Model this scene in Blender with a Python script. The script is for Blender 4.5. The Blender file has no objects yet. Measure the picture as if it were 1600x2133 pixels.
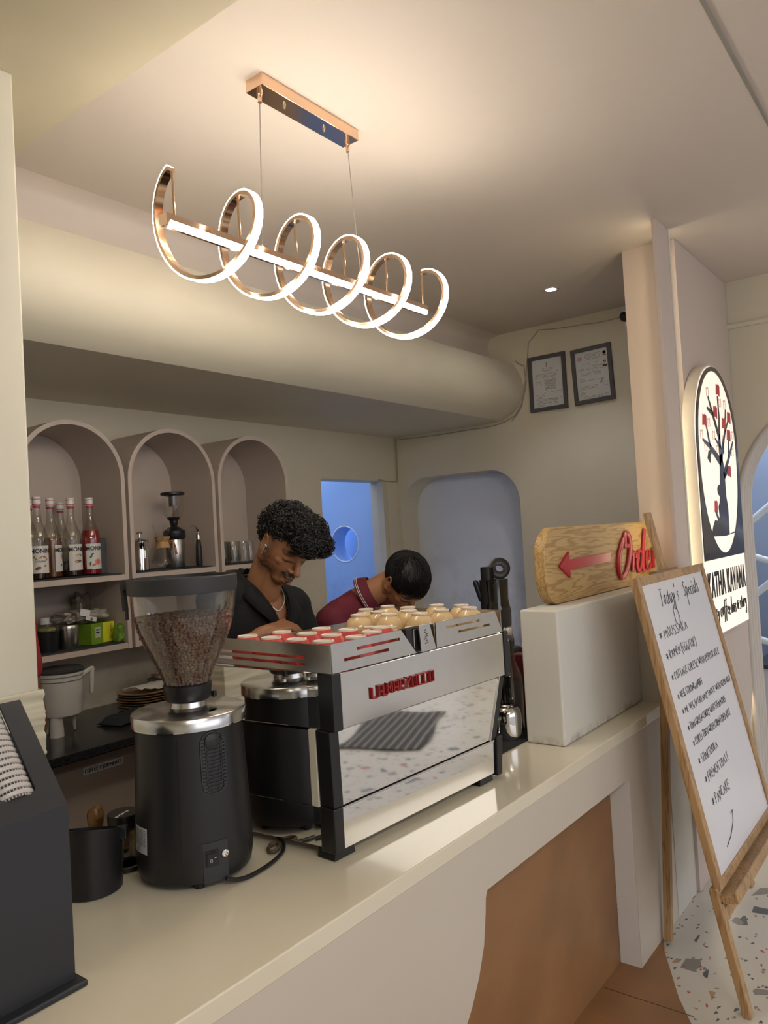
import bpy, bmesh, math, random
from mathutils import Vector, Matrix, Euler, noise
import numpy as np
random.seed(7)
S = bpy.context.scene
COL = S.collection
PI = math.pi

# ---------------------------------------------------------------- camera
cam_d = bpy.data.cameras.new('camera'); cam = bpy.data.objects.new('camera', cam_d); COL.objects.link(cam)
cam_d.sensor_fit = 'HORIZONTAL'; cam_d.sensor_width = 36; cam_d.lens = 36.0
cam_d.clip_start = 0.05
CR = Vector((0.6078, -0.7920, -0.0570)); CD = Vector((-0.0109, 0.0634, -0.9979)); CF = Vector((0.7940, 0.6072, 0.0290))
cam.matrix_world = Matrix(((CR.x, -CD.x, -CF.x, 0), (CR.y, -CD.y, -CF.y, 0), (CR.z, -CD.z, -CF.z, 1.70), (0, 0, 0, 1)))
S.camera = cam
# ---------------------------------------------------------------- world, light, exposure
S.view_settings.view_transform = 'Standard'; S.view_settings.look = 'None'
S.view_settings.gamma = 1.0; S.view_settings.use_curve_mapping = False
S.view_settings.exposure = 0.86
W = bpy.data.worlds.new('sky'); S.world = W; W.use_nodes = True
wn = W.node_tree.nodes; wl = W.node_tree.links
bg = wn['Background']
tc = wn.new('ShaderNodeTexCoord'); sx = wn.new('ShaderNodeSeparateXYZ'); rp = wn.new('ShaderNodeValToRGB')
wl.new(tc.outputs['Generated'], sx.inputs[0]); wl.new(sx.outputs['Z'], rp.inputs[0])
rp.color_ramp.elements[0].position = 0.0; rp.color_ramp.elements[0].color = (0.42, 0.40, 0.40, 1)
rp.color_ramp.elements[1].position = 0.5; rp.color_ramp.elements[1].color = (0.74, 0.78, 0.92, 1)
wl.new(rp.outputs[0], bg.inputs[0]); bg.inputs[1].default_value = 0.75

def area(name, loc, target, sx_, sy_, power, color):
    d = bpy.data.lights.new(name, 'AREA'); d.shape = 'RECTANGLE'; d.size = sx_; d.size_y = sy_; d.energy = power; d.color = color
    o = bpy.data.objects.new(name, d); COL.objects.link(o); o.location = loc
    o.rotation_euler = (Vector(target) - Vector(loc)).to_track_quat('-Z', 'Y').to_euler()
    return o
# daylight entering through the open shop front behind the camera and the skylight of the back yard; two added fill lamps
area('shopfront_daylight', (1.2, -3.6, 2.2), (2.2, 2.0, 1.0), 5.0, 2.4, 27, (0.90, 0.92, 1.0))
area('cafe_ceiling_fill', (0.1, -0.9, 2.97), (0.3, -0.2, 0.0), 1.6, 0.8, 38, (1.0, 0.93, 0.82))  # added unseen fill lamp that lifts the upward-facing surfaces
area('cafe_floor_fill', (6.3, -1.9, 3.02), (6.3, -1.9, 0.0), 2.6, 2.2, 34, (1.0, 0.93, 0.82))  # added unseen fill lamp, warms the room mirrored in the machine
area('backyard_daylight', (5.6, 5.0, 2.62), (5.6, 5.0, 0.0), 1.6, 1.2, 62, (0.40, 0.62, 1.0))
area('stairwell_daylight', (6.6, 1.2, 3.0), (6.6, 1.0, 0.0), 1.5, 1.5, 30, (0.62, 0.76, 1.0))

# ---------------------------------------------------------------- materials
MATS = {}
def M(name, col=(.8, .8, .8), rough=.5, metal=0.0, var=0.04, vscale=6.0, bump=0.0, bscale=60.0, emis=None, es=0.0, trans=0.0, ior=1.45, coat=0.0, alpha=1.0, sheen=0.0, sss=0.0):
    if name in MATS: return MATS[name]
    m = bpy.data.materials.new(name); m.use_nodes = True; MATS[name] = m
    nt = m.node_tree; n = nt.nodes; l = nt.links; b = n['Principled BSDF']
    b.inputs['Roughness'].default_value = rough; b.inputs['Metallic'].default_value = metal
    b.inputs['IOR'].default_value = ior; b.inputs['Transmission Weight'].default_value = trans
    b.inputs['Coat Weight'].default_value = coat; b.inputs['Alpha'].default_value = alpha
    b.inputs['Sheen Weight'].default_value = sheen; b.inputs['Subsurface Weight'].default_value = sss
    if sss: b.inputs['Subsurface Radius'].default_value = (.01, .004, .002)
    t = n.new('ShaderNodeTexCoord')
    if var > 0:
        no = n.new('ShaderNodeTexNoise'); no.inputs['Scale'].default_value = vscale; no.inputs['Detail'].default_value = 5
        l.new(t.outputs['Object'], no.inputs['Vector'])
        r = n.new('ShaderNodeValToRGB'); l.new(no.outputs['Fac'], r.inputs[0])
        r.color_ramp.elements[0].position = .3; r.color_ramp.elements[1].position = .7
        r.color_ramp.elements[0].color = tuple(max(0, c * (1 - var)) for c in col) + (1,)
        r.color_ramp.elements[1].color = tuple(min(1, c * (1 + var)) for c in col) + (1,)
        l.new(r.outputs[0], b.inputs['Base Color'])
    else:
        b.inputs['Base Color'].default_value = tuple(col) + (1,)
    if bump > 0:
        nb = n.new('ShaderNodeTexNoise'); nb.inputs['Scale'].default_value = bscale; nb.inputs['Detail'].default_value = 4
        l.new(t.outputs['Object'], nb.inputs['Vector'])
        bp = n.new('ShaderNodeBump'); bp.inputs['Strength'].default_value = bump; bp.inputs['Distance'].default_value = .01
        l.new(nb.outputs['Fac'], bp.inputs['Height']); l.new(bp.outputs[0], b.inputs['Normal'])
    if emis: b.inputs['Emission Color'].default_value = tuple(emis) + (1,); b.inputs['Emission Strength'].default_value = es
    return m

def thin_clear(name, tint=(.95, .95, .93), gloss=.12, rough=.03, haze=0.0, k=.38):
    """thin-walled clear plastic or glass"""
    m = bpy.data.materials.new(name); m.use_nodes = True; MATS[name] = m
    n = m.node_tree.nodes; l = m.node_tree.links; n.remove(n['Principled BSDF']); o = n['Material Output']
    tr = n.new('ShaderNodeBsdfTransparent'); tr.inputs[0].default_value = tuple(tint) + (1,)
    gl = n.new('ShaderNodeBsdfGlossy'); gl.inputs['Roughness'].default_value = rough
    lw = n.new('ShaderNodeLayerWeight'); lw.inputs[0].default_value = .35
    mt = n.new('ShaderNodeMath'); mt.operation = 'MULTIPLY_ADD'; mt.inputs[1].default_value = k; mt.inputs[2].default_value = gloss
    l.new(lw.outputs['Facing'], mt.inputs[0])
    mx = n.new('ShaderNodeMixShader'); l.new(mt.outputs[0], mx.inputs[0]); l.new(tr.outputs[0], mx.inputs[1]); l.new(gl.outputs[0], mx.inputs[2])
    out = mx
    if haze:
        df = n.new('ShaderNodeBsdfDiffuse'); df.inputs[0].default_value = (.75, .72, .66, 1)
        m2 = n.new('ShaderNodeMixShader'); m2.inputs[0].default_value = haze; l.new(mx.outputs[0], m2.inputs[1]); l.new(df.outputs[0], m2.inputs[2]); out = m2
    l.new(out.outputs[0], o.inputs[0])
    return m

def wood(name, c1, c2, scale=6.0, axis=0, rough=.5, dist=6.0, stretch=14.0):
    m = bpy.data.materials.new(name); m.use_nodes = True; MATS[name] = m
    n = m.node_tree.nodes; l = m.node_tree.links; b = n['Principled BSDF']; b.inputs['Roughness'].default_value = rough
    t = n.new('ShaderNodeTexCoord'); mp = n.new('ShaderNodeMapping')
    sc = [stretch] * 3; sc[axis] = 1.0; mp.inputs['Scale'].default_value = sc
    l.new(t.outputs['Object'], mp.inputs[0])
    no = n.new('ShaderNodeTexNoise'); no.inputs['Scale'].default_value = scale * .25; no.inputs['Detail'].default_value = 3; l.new(mp.outputs[0], no.inputs['Vector'])
    wv = n.new('ShaderNodeMath'); wv.operation = 'MULTIPLY'; wv.inputs[1].default_value = dist * 6
    l.new(no.outputs['Fac'], wv.inputs[0]); sn = n.new('ShaderNodeMath'); sn.operation = 'SINE'; l.new(wv.outputs[0], sn.inputs[0])
    r = n.new('ShaderNodeValToRGB'); mr = n.new('ShaderNodeMapRange'); mr.inputs[1].default_value = -1
    l.new(sn.outputs[0], mr.inputs[0]); l.new(mr.outputs[0], r.inputs[0])
    r.color_ramp.elements[0].color = tuple(c2) + (1,); r.color_ramp.elements[1].color = tuple(c1) + (1,); r.color_ramp.elements[1].position = .45
    n2 = n.new('ShaderNodeTexNoise'); n2.inputs['Scale'].default_value = 4; l.new(t.outputs['Object'], n2.inputs['Vector'])
    mx = n.new('ShaderNodeMix'); mx.data_type = 'RGBA'; mx.blend_type = 'MULTIPLY'; mx.inputs[0].default_value = .5
    l.new(r.outputs[0], mx.inputs[6]); l.new(n2.outputs['Fac'], mx.inputs[7])
    gm = n.new('ShaderNodeMix'); gm.data_type = 'RGBA'; gm.blend_type = 'MULTIPLY'; gm.inputs[0].default_value = 1; gm.inputs[7].default_value = (1.25, 1.25, 1.25, 1)
    l.new(mx.outputs[2], gm.inputs[6]); l.new(gm.outputs[2], b.inputs['Base Color'])
    return m

def stained(name, col, stain, z0, z1, rough=.6, amt=.5, scale=3.0, y0=None):
    """painted plaster with grubby patches of their own shape"""
    m = M(name, col, rough, var=.02, vscale=2.0, bump=.05, bscale=25)
    n = m.node_tree.nodes; l = m.node_tree.links; b = n['Principled BSDF']; src = b.inputs['Base Color'].links[0].from_socket
    t = n.new('ShaderNodeTexCoord'); no = n.new('ShaderNodeTexNoise'); no.inputs['Scale'].default_value = scale; no.inputs['Detail'].default_value = 8; no.inputs['Roughness'].default_value = .65
    l.new(t.outputs['Object'], no.inputs['Vector'])
    sp = n.new('ShaderNodeSeparateXYZ'); l.new(t.outputs['Object'], sp.inputs[0])
    mr = n.new('ShaderNodeMapRange'); mr.inputs[1].default_value = z1; mr.inputs[2].default_value = z0; mr.inputs[3].default_value = 0; mr.inputs[4].default_value = 1
    l.new(sp.outputs['Z'], mr.inputs[0])
    m2 = n.new('ShaderNodeMapRange'); m2.inputs[1].default_value = .45; m2.inputs[2].default_value = .68; m2.inputs[4].default_value = amt; l.new(no.outputs['Fac'], m2.inputs[0])
    mu = n.new('ShaderNodeMath'); mu.operation = 'MULTIPLY'; l.new(mr.outputs[0], mu.inputs[0]); l.new(m2.outputs[0], mu.inputs[1])
    mx = n.new('ShaderNodeMix'); mx.data_type = 'RGBA'; l.new(mu.outputs[0], mx.inputs[0]); l.new(src, mx.inputs[6]); mx.inputs[7].default_value = tuple(stain) + (1,)
    l.new(mx.outputs[2], b.inputs['Base Color'])
    return m

def terrazzo(name):
    m = bpy.data.materials.new(name); m.use_nodes = True; MATS[name] = m
    n = m.node_tree.nodes; l = m.node_tree.links; b = n['Principled BSDF']; b.inputs['Roughness'].default_value = .28
    t = n.new('ShaderNodeTexCoord')
    cur = None
    base = n.new('ShaderNodeTexNoise'); base.inputs['Scale'].default_value = 3; base.inputs['Detail'].default_value = 6; l.new(t.outputs['Object'], base.inputs['Vector'])
    rb = n.new('ShaderNodeValToRGB'); rb.color_ramp.elements[0].color = (.48, .45, .38, 1); rb.color_ramp.elements[1].color = (.62, .58, .50, 1); l.new(base.outputs['Fac'], rb.inputs[0])
    cur = rb.outputs[0]
    for sc, frac, edge, off in ((9.0, .09, .19, 0.0), (20.0, .075, .15, 3.3), (55.0, .06, .13, 7.1)):
        mp = n.new('ShaderNodeMapping'); mp.inputs['Location'].default_value = (off, off * .7, 0); mp.inputs['Scale'].default_value = (1, 1.35, 1); mp.inputs['Rotation'].default_value = (0, 0, .7 + off); l.new(t.outputs['Object'], mp.inputs[0])
        v = n.new('ShaderNodeTexVoronoi'); v.inputs['Scale'].default_value = sc; v.voronoi_dimensions = '2D'; l.new(mp.outputs[0], v.inputs['Vector'])
        ve = n.new('ShaderNodeTexVoronoi'); ve.feature = 'DISTANCE_TO_EDGE'; ve.voronoi_dimensions = '2D'; ve.inputs['Scale'].default_value = sc; l.new(mp.outputs[0], ve.inputs['Vector'])
        sr = n.new('ShaderNodeSeparateColor'); l.new(v.outputs['Color'], sr.inputs[0])
        lt = n.new('ShaderNodeMath'); lt.operation = 'LESS_THAN'; lt.inputs[1].default_value = frac; l.new(sr.outputs[0], lt.inputs[0])
        gt = n.new('ShaderNodeMath'); gt.operation = 'GREATER_THAN'; gt.inputs[1].default_value = edge; l.new(ve.outputs['Distance'], gt.inputs[0])
        mu = n.new('ShaderNodeMath'); mu.operation = 'MULTIPLY'; l.new(lt.outputs[0], mu.inputs[0]); l.new(gt.outputs[0], mu.inputs[1])
        cr = n.new('ShaderNodeValToRGB'); cr.color_ramp.interpolation = 'CONSTANT'; e = cr.color_ramp.elements
        e[0].color = (.07, .075, .08, 1); e[1].position = .5; e[1].color = (.22, .2, .17, 1)
        x = e.new(.72); x.color = (.36, .24, .14, 1); x = e.new(.88); x.color = (.36, .07, .04, 1)
        l.new(sr.outputs[1], cr.inputs[0])
        mx = n.new('ShaderNodeMix'); mx.data_type = 'RGBA'; l.new(mu.outputs[0], mx.inputs[0]); l.new(cur, mx.inputs[6]); l.new(cr.outputs[0], mx.inputs[7]); cur = mx.outputs[2]
    l.new(cur, b.inputs['Base Color'])
    return m

def vcol(name, rough=.5, bump=0.0, bscale=200, sss=0.0):
    m = bpy.data.materials.new(name); m.use_nodes = True; MATS[name] = m
    n = m.node_tree.nodes; l = m.node_tree.links; b = n['Principled BSDF']; b.inputs['Roughness'].default_value = rough
    a = n.new('ShaderNodeAttribute'); a.attribute_name = 'Col'; l.new(a.outputs['Color'], b.inputs['Base Color'])
    if bump:
        nb = n.new('ShaderNodeTexNoise'); nb.inputs['Scale'].default_value = bscale; t = n.new('ShaderNodeTexCoord'); l.new(t.outputs['Object'], nb.inputs['Vector'])
        bp = n.new('ShaderNodeBump'); bp.inputs['Strength'].default_value = bump; bp.inputs['Distance'].default_value = .002; l.new(nb.outputs['Fac'], bp.inputs['Height']); l.new(bp.outputs[0], b.inputs['Normal'])
    return m

CREAM = M('cream_paint', (.66, .61, .49), .55, var=.025, vscale=1.5, bump=.04, bscale=20)
CEIL = M('ceiling_paint', (.64, .57, .51), .6, var=.02, vscale=1.2)
CREAMS = stained('cream_paint_grubby', (.64, .59, .48), (.25, .21, .14), .9, 1.9, amt=.45, scale=4.5)
PINK = M('pink_beige_laminate', (.50, .42, .36), .45, var=.02, vscale=3)
PINKW = M('pink_beige_paint', (.58, .49, .44), .5, var=.02, vscale=2)
WHITE = M('white_satin', (.72, .71, .70), .35, var=.02)
WTOP = M('worktop_cream', (.70, .64, .50), .12, var=.02, vscale=2, coat=.3)
CFRONT = M('counter_front', (.56, .50, .42), .35, var=.02, vscale=2)
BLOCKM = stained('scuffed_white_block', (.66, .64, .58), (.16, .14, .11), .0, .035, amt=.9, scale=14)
BROWN = M('brown_microcement', (.27, .135, .055), .45, var=.16, vscale=3.5, bump=.03)
BLACK = M('black_plastic', (.012, .012, .013), .35, var=.1)
BLACKM = M('black_matt', (.018, .018, .02), .55, var=.1, bump=.05, bscale=300)
DARKG = M('dark_grey_plastic', (.03, .031, .034), .5, var=.05)
STEEL = M('brushed_steel', (.55, .54, .52), .28, 1.0, var=.04, vscale=40)
CHROME = M('polished_steel', (.72, .71, .69), .035, 1.0, var=.0)
ALU = M('spun_aluminium', (.62, .62, .61), .22, 1.0, var=.03, vscale=30)
GOLD = M('rose_gold', (.84, .60, .43), .14, 1.0, var=.02)
GREY = M('grey_frame', (.075, .073, .08), .45)
GRANITE = M('black_granite', (.02, .02, .022), .18, var=.5, vscale=80)
EASELW = wood('easel_pine', (.46, .29, .14), (.33, .19, .085), axis=2, scale=8)
PINE = wood('knotty_pine', (.50, .33, .13), (.34, .20, .07), axis=0, scale=5, dist=13, stretch=11)
INK = M('marker_ink', (.02, .02, .025), .5, var=0)
REDA = M('red_acrylic', (.42, .02, .035), .25, var=.03)
REDT = M('red_badge', (.28, .008, .01), .3, var=.03)
SKIN = vcol('skin', .5, .25, 260)
TERR = terrazzo('terrazzo')
CLEAR = thin_clear('clear_glass', (.97, .97, .96), .04, .02, k=.16)
HOPPER = thin_clear('clear_hopper_plastic', (.93, .92, .90), .05, .05, haze=.02)
SMOKE = thin_clear('smoked_plastic', (.30, .27, .23), .08, .1)

# ---------------------------------------------------------------- mesh building
class MB:
    def __init__(s): s.v = []; s.f = []
    def add(s, vs, fs, mat=None):
        o = len(s.v)
        for p in vs: s.v.append(tuple(mat @ Vector(p)) if mat is not None else tuple(p))
        for f in fs: s.f.append(tuple(i + o for i in f))
        return s
    def box(s, a, b, mat=None):
        x0, y0, z0 = a; x1, y1, z1 = b
        vs = [(x0, y0, z0), (x1, y0, z0), (x1, y1, z0), (x0, y1, z0), (x0, y0, z1), (x1, y0, z1), (x1, y1, z1), (x0, y1, z1)]
        return s.add(vs, [(3, 2, 1, 0), (4, 5, 6, 7), (0, 1, 5, 4), (1, 2, 6, 5), (2, 3, 7, 6), (3, 0, 4, 7)], mat)
    def prism(s, poly, a, b, axis='y', mat=None):
        """poly: 2-D outline; extruded from a to b along axis"""
        def P(u, v, w): return {'y': (u, w, v), 'x': (w, u, v), 'z': (u, v, w)}[axis]
        n = len(poly); vs = [P(u, v, a) for u, v in poly] + [P(u, v, b) for u, v in poly]
        fs = [tuple(range(n)), tuple(range(2 * n - 1, n - 1, -1))] + [(i, (i + 1) % n, n + (i + 1) % n, n + i)[::-1] for i in range(n)]
        return s.add(vs, fs, mat)
    def lathe(s, prof, n=32, mat=None, cap0=True, cap1=True, a0=0, a1=2 * PI):
        full = abs(a1 - a0 - 2 * PI) < 1e-6; k = n if full else n + 1
        vs = []; fs = []
        for r, z in prof:
            for i in range(k):
                a = a0 + (a1 - a0) * i / n; vs.append((r * math.cos(a), r * math.sin(a), z))
        for j in range(len(prof) - 1):
            for i in range(n if not full else k):
                i2 = (i + 1) % k if full else i + 1
                if not full and i2 >= k: continue
                fs.append((j * k + i, j * k + i2, (j + 1) * k + i2, (j + 1) * k + i))
        if full and cap0 and prof[0][0] > 1e-5: fs.append(tuple(range(k))[::-1])
        if full and cap1 and prof[-1][0] > 1e-5: fs.append(tuple((len(prof) - 1) * k + i for i in range(k)))
        return s.add(vs, fs, mat)
    def tube(s, pts, r, n=8, closed=False, mat=None, flat=1.0, up=None):
        pts = [Vector(p) for p in pts]; m = len(pts); rs = r if isinstance(r, (list, tuple)) else [r] * m
        vs = []; fs = []; prev = None
        for i in range(m):
            if closed: d = pts[(i + 1) % m] - pts[i - 1]
            else: d = pts[min(i + 1, m - 1)] - pts[max(i - 1, 0)]
            if d.length < 1e-9: d = Vector((0, 0, 1))
            d.normalize()
            if prev is None:
                u = Vector(up) if up is not None else (Vector((0, 0, 1)) if abs(d.z) < .9 else Vector((1, 0, 0)))
            else: u = prev if up is None else Vector(up)
            u = u - d * u.dot(d)
            if u.length < 1e-6: u = d.orthogonal()
            u.normalize(); w = d.cross(u); prev = u
            for k in range(n):
                a = 2 * PI * (k + .5) / n
                vs.append(pts[i] + (u * math.cos(a) * flat + w * math.sin(a)) * rs[i])
        for i in range(m if closed else m - 1):
            for k in range(n):
                a = i * n + k; b = i * n + (k + 1) % n; j = ((i + 1) % m) * n
                fs.append((a, b, j + (k + 1) % n, j + k))
        if not closed: fs += [tuple(range(n))[::-1], tuple((m - 1) * n + k for k in range(n))]
        return s.add(vs, fs, mat)
    def ell(s, c, r, rot=None, n=16, m=10, mat=None):
        vs = []; fs = []; R = Euler(rot).to_matrix() if rot else Matrix.Identity(3)
        if isinstance(r, (int, float)): r = (r, r, r)
        for j in range(1, m):
            t = PI * j / m
            for i in range(n):
                a = 2 * PI * i / n
                vs.append(Vector(c) + R @ Vector((r[0] * math.sin(t) * math.cos(a), r[1] * math.sin(t) * math.sin(a), r[2] * math.cos(t))))
        top = len(vs); vs.append(Vector(c) + R @ Vector((0, 0, r[2]))); vs.append(Vector(c) - R @ Vector((0, 0, r[2])))
        for j in range(m - 2):
            for i in range(n): fs.append((j * n + i, (j + 1) * n + i, (j + 1) * n + (i + 1) % n, j * n + (i + 1) % n))
        for i in range(n):
            fs.append((top, i, (i + 1) % n)); fs.append((top + 1, (m - 2) * n + (i + 1) % n, (m - 2) * n + i))
        return s.add(vs, fs, mat)
    def cap(s, a, b, ra, rb, n=12):
        """tapered capsule"""
        a = Vector(a); b = Vector(b); d = (b - a); L = d.length; q = d.to_track_quat('Z', 'X').to_matrix().to_4x4()
        prof = [(0.0005, -ra)] + [(ra * math.sin(t), -ra * math.cos(t)) for t in (PI / 8, PI / 4, PI * 3 / 8)] + [(ra, 0), (rb, L)] + [(rb * math.cos(t), L + rb * math.sin(t)) for t in (PI / 8, PI / 4, PI * 3 / 8)] + [(0.0005, L + rb)]
        return s.lathe(prof, n, Matrix.Translation(a) @ q)
    def grid(s, fn, nu, nv):
        vs = [fn(i / nu, j / nv) for j in range(nv + 1) for i in range(nu + 1)]
        fs = [(j * (nu + 1) + i, j * (nu + 1) + i + 1, (j + 1) * (nu + 1) + i + 1, (j + 1) * (nu + 1) + i) for j in range(nv) for i in range(nu)]
        return s.add(vs, fs)
    def mesh(s, name):
        me = bpy.data.meshes.new(name); me.from_pydata([tuple(v) for v in s.v], [], s.f); me.update()
        bm = bmesh.new(); bm.from_mesh(me); bmesh.ops.recalc_face_normals(bm, faces=bm.faces); bm.to_mesh(me); bm.free()
        return me

def smooth(me, ang=35):
    for p in me.polygons: p.use_smooth = True
    try: me.set_sharp_from_angle(angle=math.radians(ang))
    except Exception: pass

def link(name, me, mat=None, parent=None, sm=True, bevel=0.0, ang=35, seg=2):
    if isinstance(me, MB): me = me.mesh(name)
    if sm: smooth(me, ang)
    if mat and not me.materials: me.materials.append(mat)
    o = bpy.data.objects.new(name, me); COL.objects.link(o)
    if parent: o.parent = parent
    if bevel:
        b = o.modifiers.new('bevel', 'BEVEL'); b.width = bevel; b.segments = seg; b.limit_method = 'ANGLE'; b.angle_limit = math.radians(40)
    return o
part = link
def tag(o, label=None, cat=None, group=None, kind=None):
    if label: o['label'] = label
    if cat: o['category'] = cat
    if group: o['group'] = group
    if kind: o['kind'] = kind
    return o
def thing(name, label, cat, loc=(0, 0, 0), rz=0.0, group=None):
    o = bpy.data.objects.new(name, None); COL.objects.link(o); o.empty_display_size = .05
    o.location = loc; o.rotation_euler = (0, 0, rz)
    return tag(o, label, cat, group)
def solo(name, mb, mat, label, cat, loc=(0, 0, 0), rz=0.0, group=None, **k):
    o = link(name, mb, mat, **k); o.location = loc; o.rotation_euler = (0, 0, rz)
    return tag(o, label, cat, group)
def struct(name, mb, mat, **k):
    return tag(link(name, mb, mat, **k), kind='structure')
def dup(root, loc, rz=None, label=None):
    r = root.copy(); COL.objects.link(r); r.location = loc
    if rz is not None: r.rotation_euler = (0, 0, rz)
    if label: r['label'] = label
    for ch in list(root.children):
        c = ch.copy(); COL.objects.link(c); c.parent = r
        for g in list(ch.children):
            d = g.copy(); COL.objects.link(d); d.parent = c
    return r
def solidify(o, t, off=-1):
    m = o.modifiers.new('solid', 'SOLIDIFY'); m.thickness = t; m.offset = off; return o
def boolean_cut(o, mb):
    c = bpy.data.objects.new('cutter_tmp', mb.mesh('cutter_tmp')); COL.objects.link(c); c.parent = o.parent; c.location = o.location
    m = o.modifiers.new('b', 'BOOLEAN'); m.operation = 'DIFFERENCE'; m.object = c; m.solver = 'EXACT'
    dg = bpy.context.evaluated_depsgraph_get(); me = bpy.data.meshes.new_from_object(o.evaluated_get(dg))
    o.modifiers.clear(); o.data = me; bpy.data.objects.remove(c)
    for p in me.polygons: p.use_smooth = False
    return o
def remeshed(name, mb, voxel, it=3, fac=.5):
    o = bpy.data.objects.new('tmp', mb.mesh(name)); COL.objects.link(o)
    r = o.modifiers.new('r', 'REMESH'); r.mode = 'VOXEL'; r.voxel_size = voxel; r.use_smooth_shade = True
    s = o.modifiers.new('s', 'SMOOTH'); s.factor = fac; s.iterations = it
    dg = bpy.context.evaluated_depsgraph_get(); me = bpy.data.meshes.new_from_object(o.evaluated_get(dg))
    bpy.data.objects.remove(o); me.name = name
    return me
def frame(o, x, y, z=None):
    """matrix whose local x,y map to the given world directions"""
    x = Vector(x).normalized(); y = Vector(y).normalized(); z = x.cross(y)
    return Matrix(((x.x, y.x, z.x, o[0]), (x.y, y.y, z.y, o[1]), (x.z, y.z, z.z, o[2]), (0, 0, 0, 1)))
def text_mesh(body, size, depth, mat4, squash=1.0, shear=0.0, align='CENTER', spacing=1.0, offset=0.0):
    c = bpy.data.curves.new('t', 'FONT'); c.body = body; c.size = size; c.extrude = depth / 2; c.align_x = align; c.align_y = 'CENTER'; c.shear = shear; c.space_character = spacing; c.resolution_u = 3; c.offset = offset
    o = bpy.data.objects.new('tmp', c); COL.objects.link(o)
    dg = bpy.context.evaluated_depsgraph_get(); me = bpy.data.meshes.new_from_object(o.evaluated_get(dg)); bpy.data.objects.remove(o)
    for v in me.vertices: v.co = mat4 @ Vector((v.co.x * squash, v.co.y, v.co.z))
    mb = MB(); mb.add([v.co[:] for v in me.vertices], [tuple(p.vertices) for p in me.polygons]); bpy.data.meshes.remove(me)
    return mb
def fine(mb, L):
    """split long edges so a drawing can be bent smoothly"""
    me = mb.mesh('t'); bm = bmesh.new(); bm.from_mesh(me); bpy.data.meshes.remove(me)
    bmesh.ops.triangulate(bm, faces=bm.faces)
    for _ in range(4):
        es = [e for e in bm.edges if e.calc_length() > L]
        if not es: break
        bmesh.ops.subdivide_edges(bm, edges=es, cuts=1); bmesh.ops.triangulate(bm, faces=bm.faces)
    bm.verts.index_update(); o = MB(); o.v = [tuple(v.co) for v in bm.verts]; o.f = [tuple(v.index for v in f.verts) for f in bm.faces]; bm.free(); return o
def join(*mbs):
    r = MB()
    for m in mbs: r.add(m.v, m.f)
    return r
def arc(cx, cy, r, a0, a1, n=10, ry=None):
    return [(cx + r * math.cos(a0 + (a1 - a0) * i / n), cy + (ry or r) * math.sin(a0 + (a1 - a0) * i / n)) for i in range(n + 1)]
def rrect(x0, y0, x1, y1, r, n=5):
    return arc(x1 - r, y1 - r, r, 0, PI / 2, n) + arc(x0 + r, y1 - r, r, PI / 2, PI, n) + arc(x0 + r, y0 + r, r, PI, 1.5 * PI, n) + arc(x1 - r, y0 + r, r, 1.5 * PI, 2 * PI, n)

# single-stroke handwriting
G = {}
def _g(k, w, *st): G[k] = (w, [[(float(a), float(b)) for a, b in s] for s in st])
_g('A', 6, [(0, 0), (3, 10), (6, 0)], [(1, 4), (5, 4)]); _g('B', 5, [(0, 0), (0, 10), (4, 9), (4, 6), (0, 5.5), (5, 4), (4.5, .8), (0, 0)])
_g('C', 5, [(5, 9), (2.5, 10), (0, 7), (0, 3), (2, 0), (5, 1)]); _g('D', 5, [(0, 0), (0, 10), (4, 8), (5, 5), (4, 1), (0, 0)])
_g('E', 4.5, [(4.5, 10), (0, 9.5), (0, 0), (4.5, .4)], [(0, 5), (4, 5.4)]); _g('F', 4.5, [(4.5, 10), (0, 9.5), (0, 0)], [(0, 5), (4, 5.4)])
_g('G', 5.5, [(5, 9), (2.5, 10), (0, 6), (.5, 1), (3, 0), (5, 2), (5, 4.5), (3, 4.5)], [(5, 4.5), (5, -1)]); _g('H', 5, [(0, 0), (0, 10)], [(5, 0), (5, 10)], [(0, 5), (5, 5.3)])
_g('I', 1, [(.5, 0), (.5, 10)]); _g('K', 5, [(0, 0), (0, 10)], [(5, 10), (0, 4.5), (5, 0)]); _g('L', 4, [(0, 10), (0, 0), (4, .3)])
_g('M', 7, [(0, 0), (.6, 10), (3.5, 3), (6.5, 10), (7, 0)]); _g('N', 5.5, [(0, 0), (.3, 10), (5, 0), (5.5, 10)]); _g('O', 5, [(2.5, 10), (.3, 8), (0, 3), (2, 0), (4.6, 2), (5, 7), (2.5, 10)])
_g('P', 4.5, [(0, 0), (0, 10), (4, 9), (4, 5.5), (0, 5)]); _g('Q', 5, [(2.5, 10), (0, 5), (2.5, 0), (5, 5), (2.5, 10)], [(3, 2), (5.5, -1)]); _g('R', 5, [(0, 0), (0, 10), (4, 9), (4, 6), (0, 5), (5, 0)])
_g('S', 5, [(5, 9), (2, 10), (.4, 7.5), (4.6, 3), (3, 0), (0, 1)]); _g('T', 5, [(0, 10), (5, 10)], [(2.5, 10), (2.5, 0)]); _g('U', 5, [(0, 10), (.3, 2), (2.5, 0), (4.7, 2), (5, 10)])
_g('V', 5, [(0, 10), (2.5, 0), (5, 10)]); _g('W', 7, [(0, 10), (1.5, 0), (3.5, 7), (5.5, 0), (7, 10)]); _g('Y', 5, [(0, 10), (2.5, 5), (5, 10)], [(2.5, 5), (2, -1)]); _g('Z', 5, [(0, 10), (5, 10), (0, 0), (5, 0)])
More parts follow.
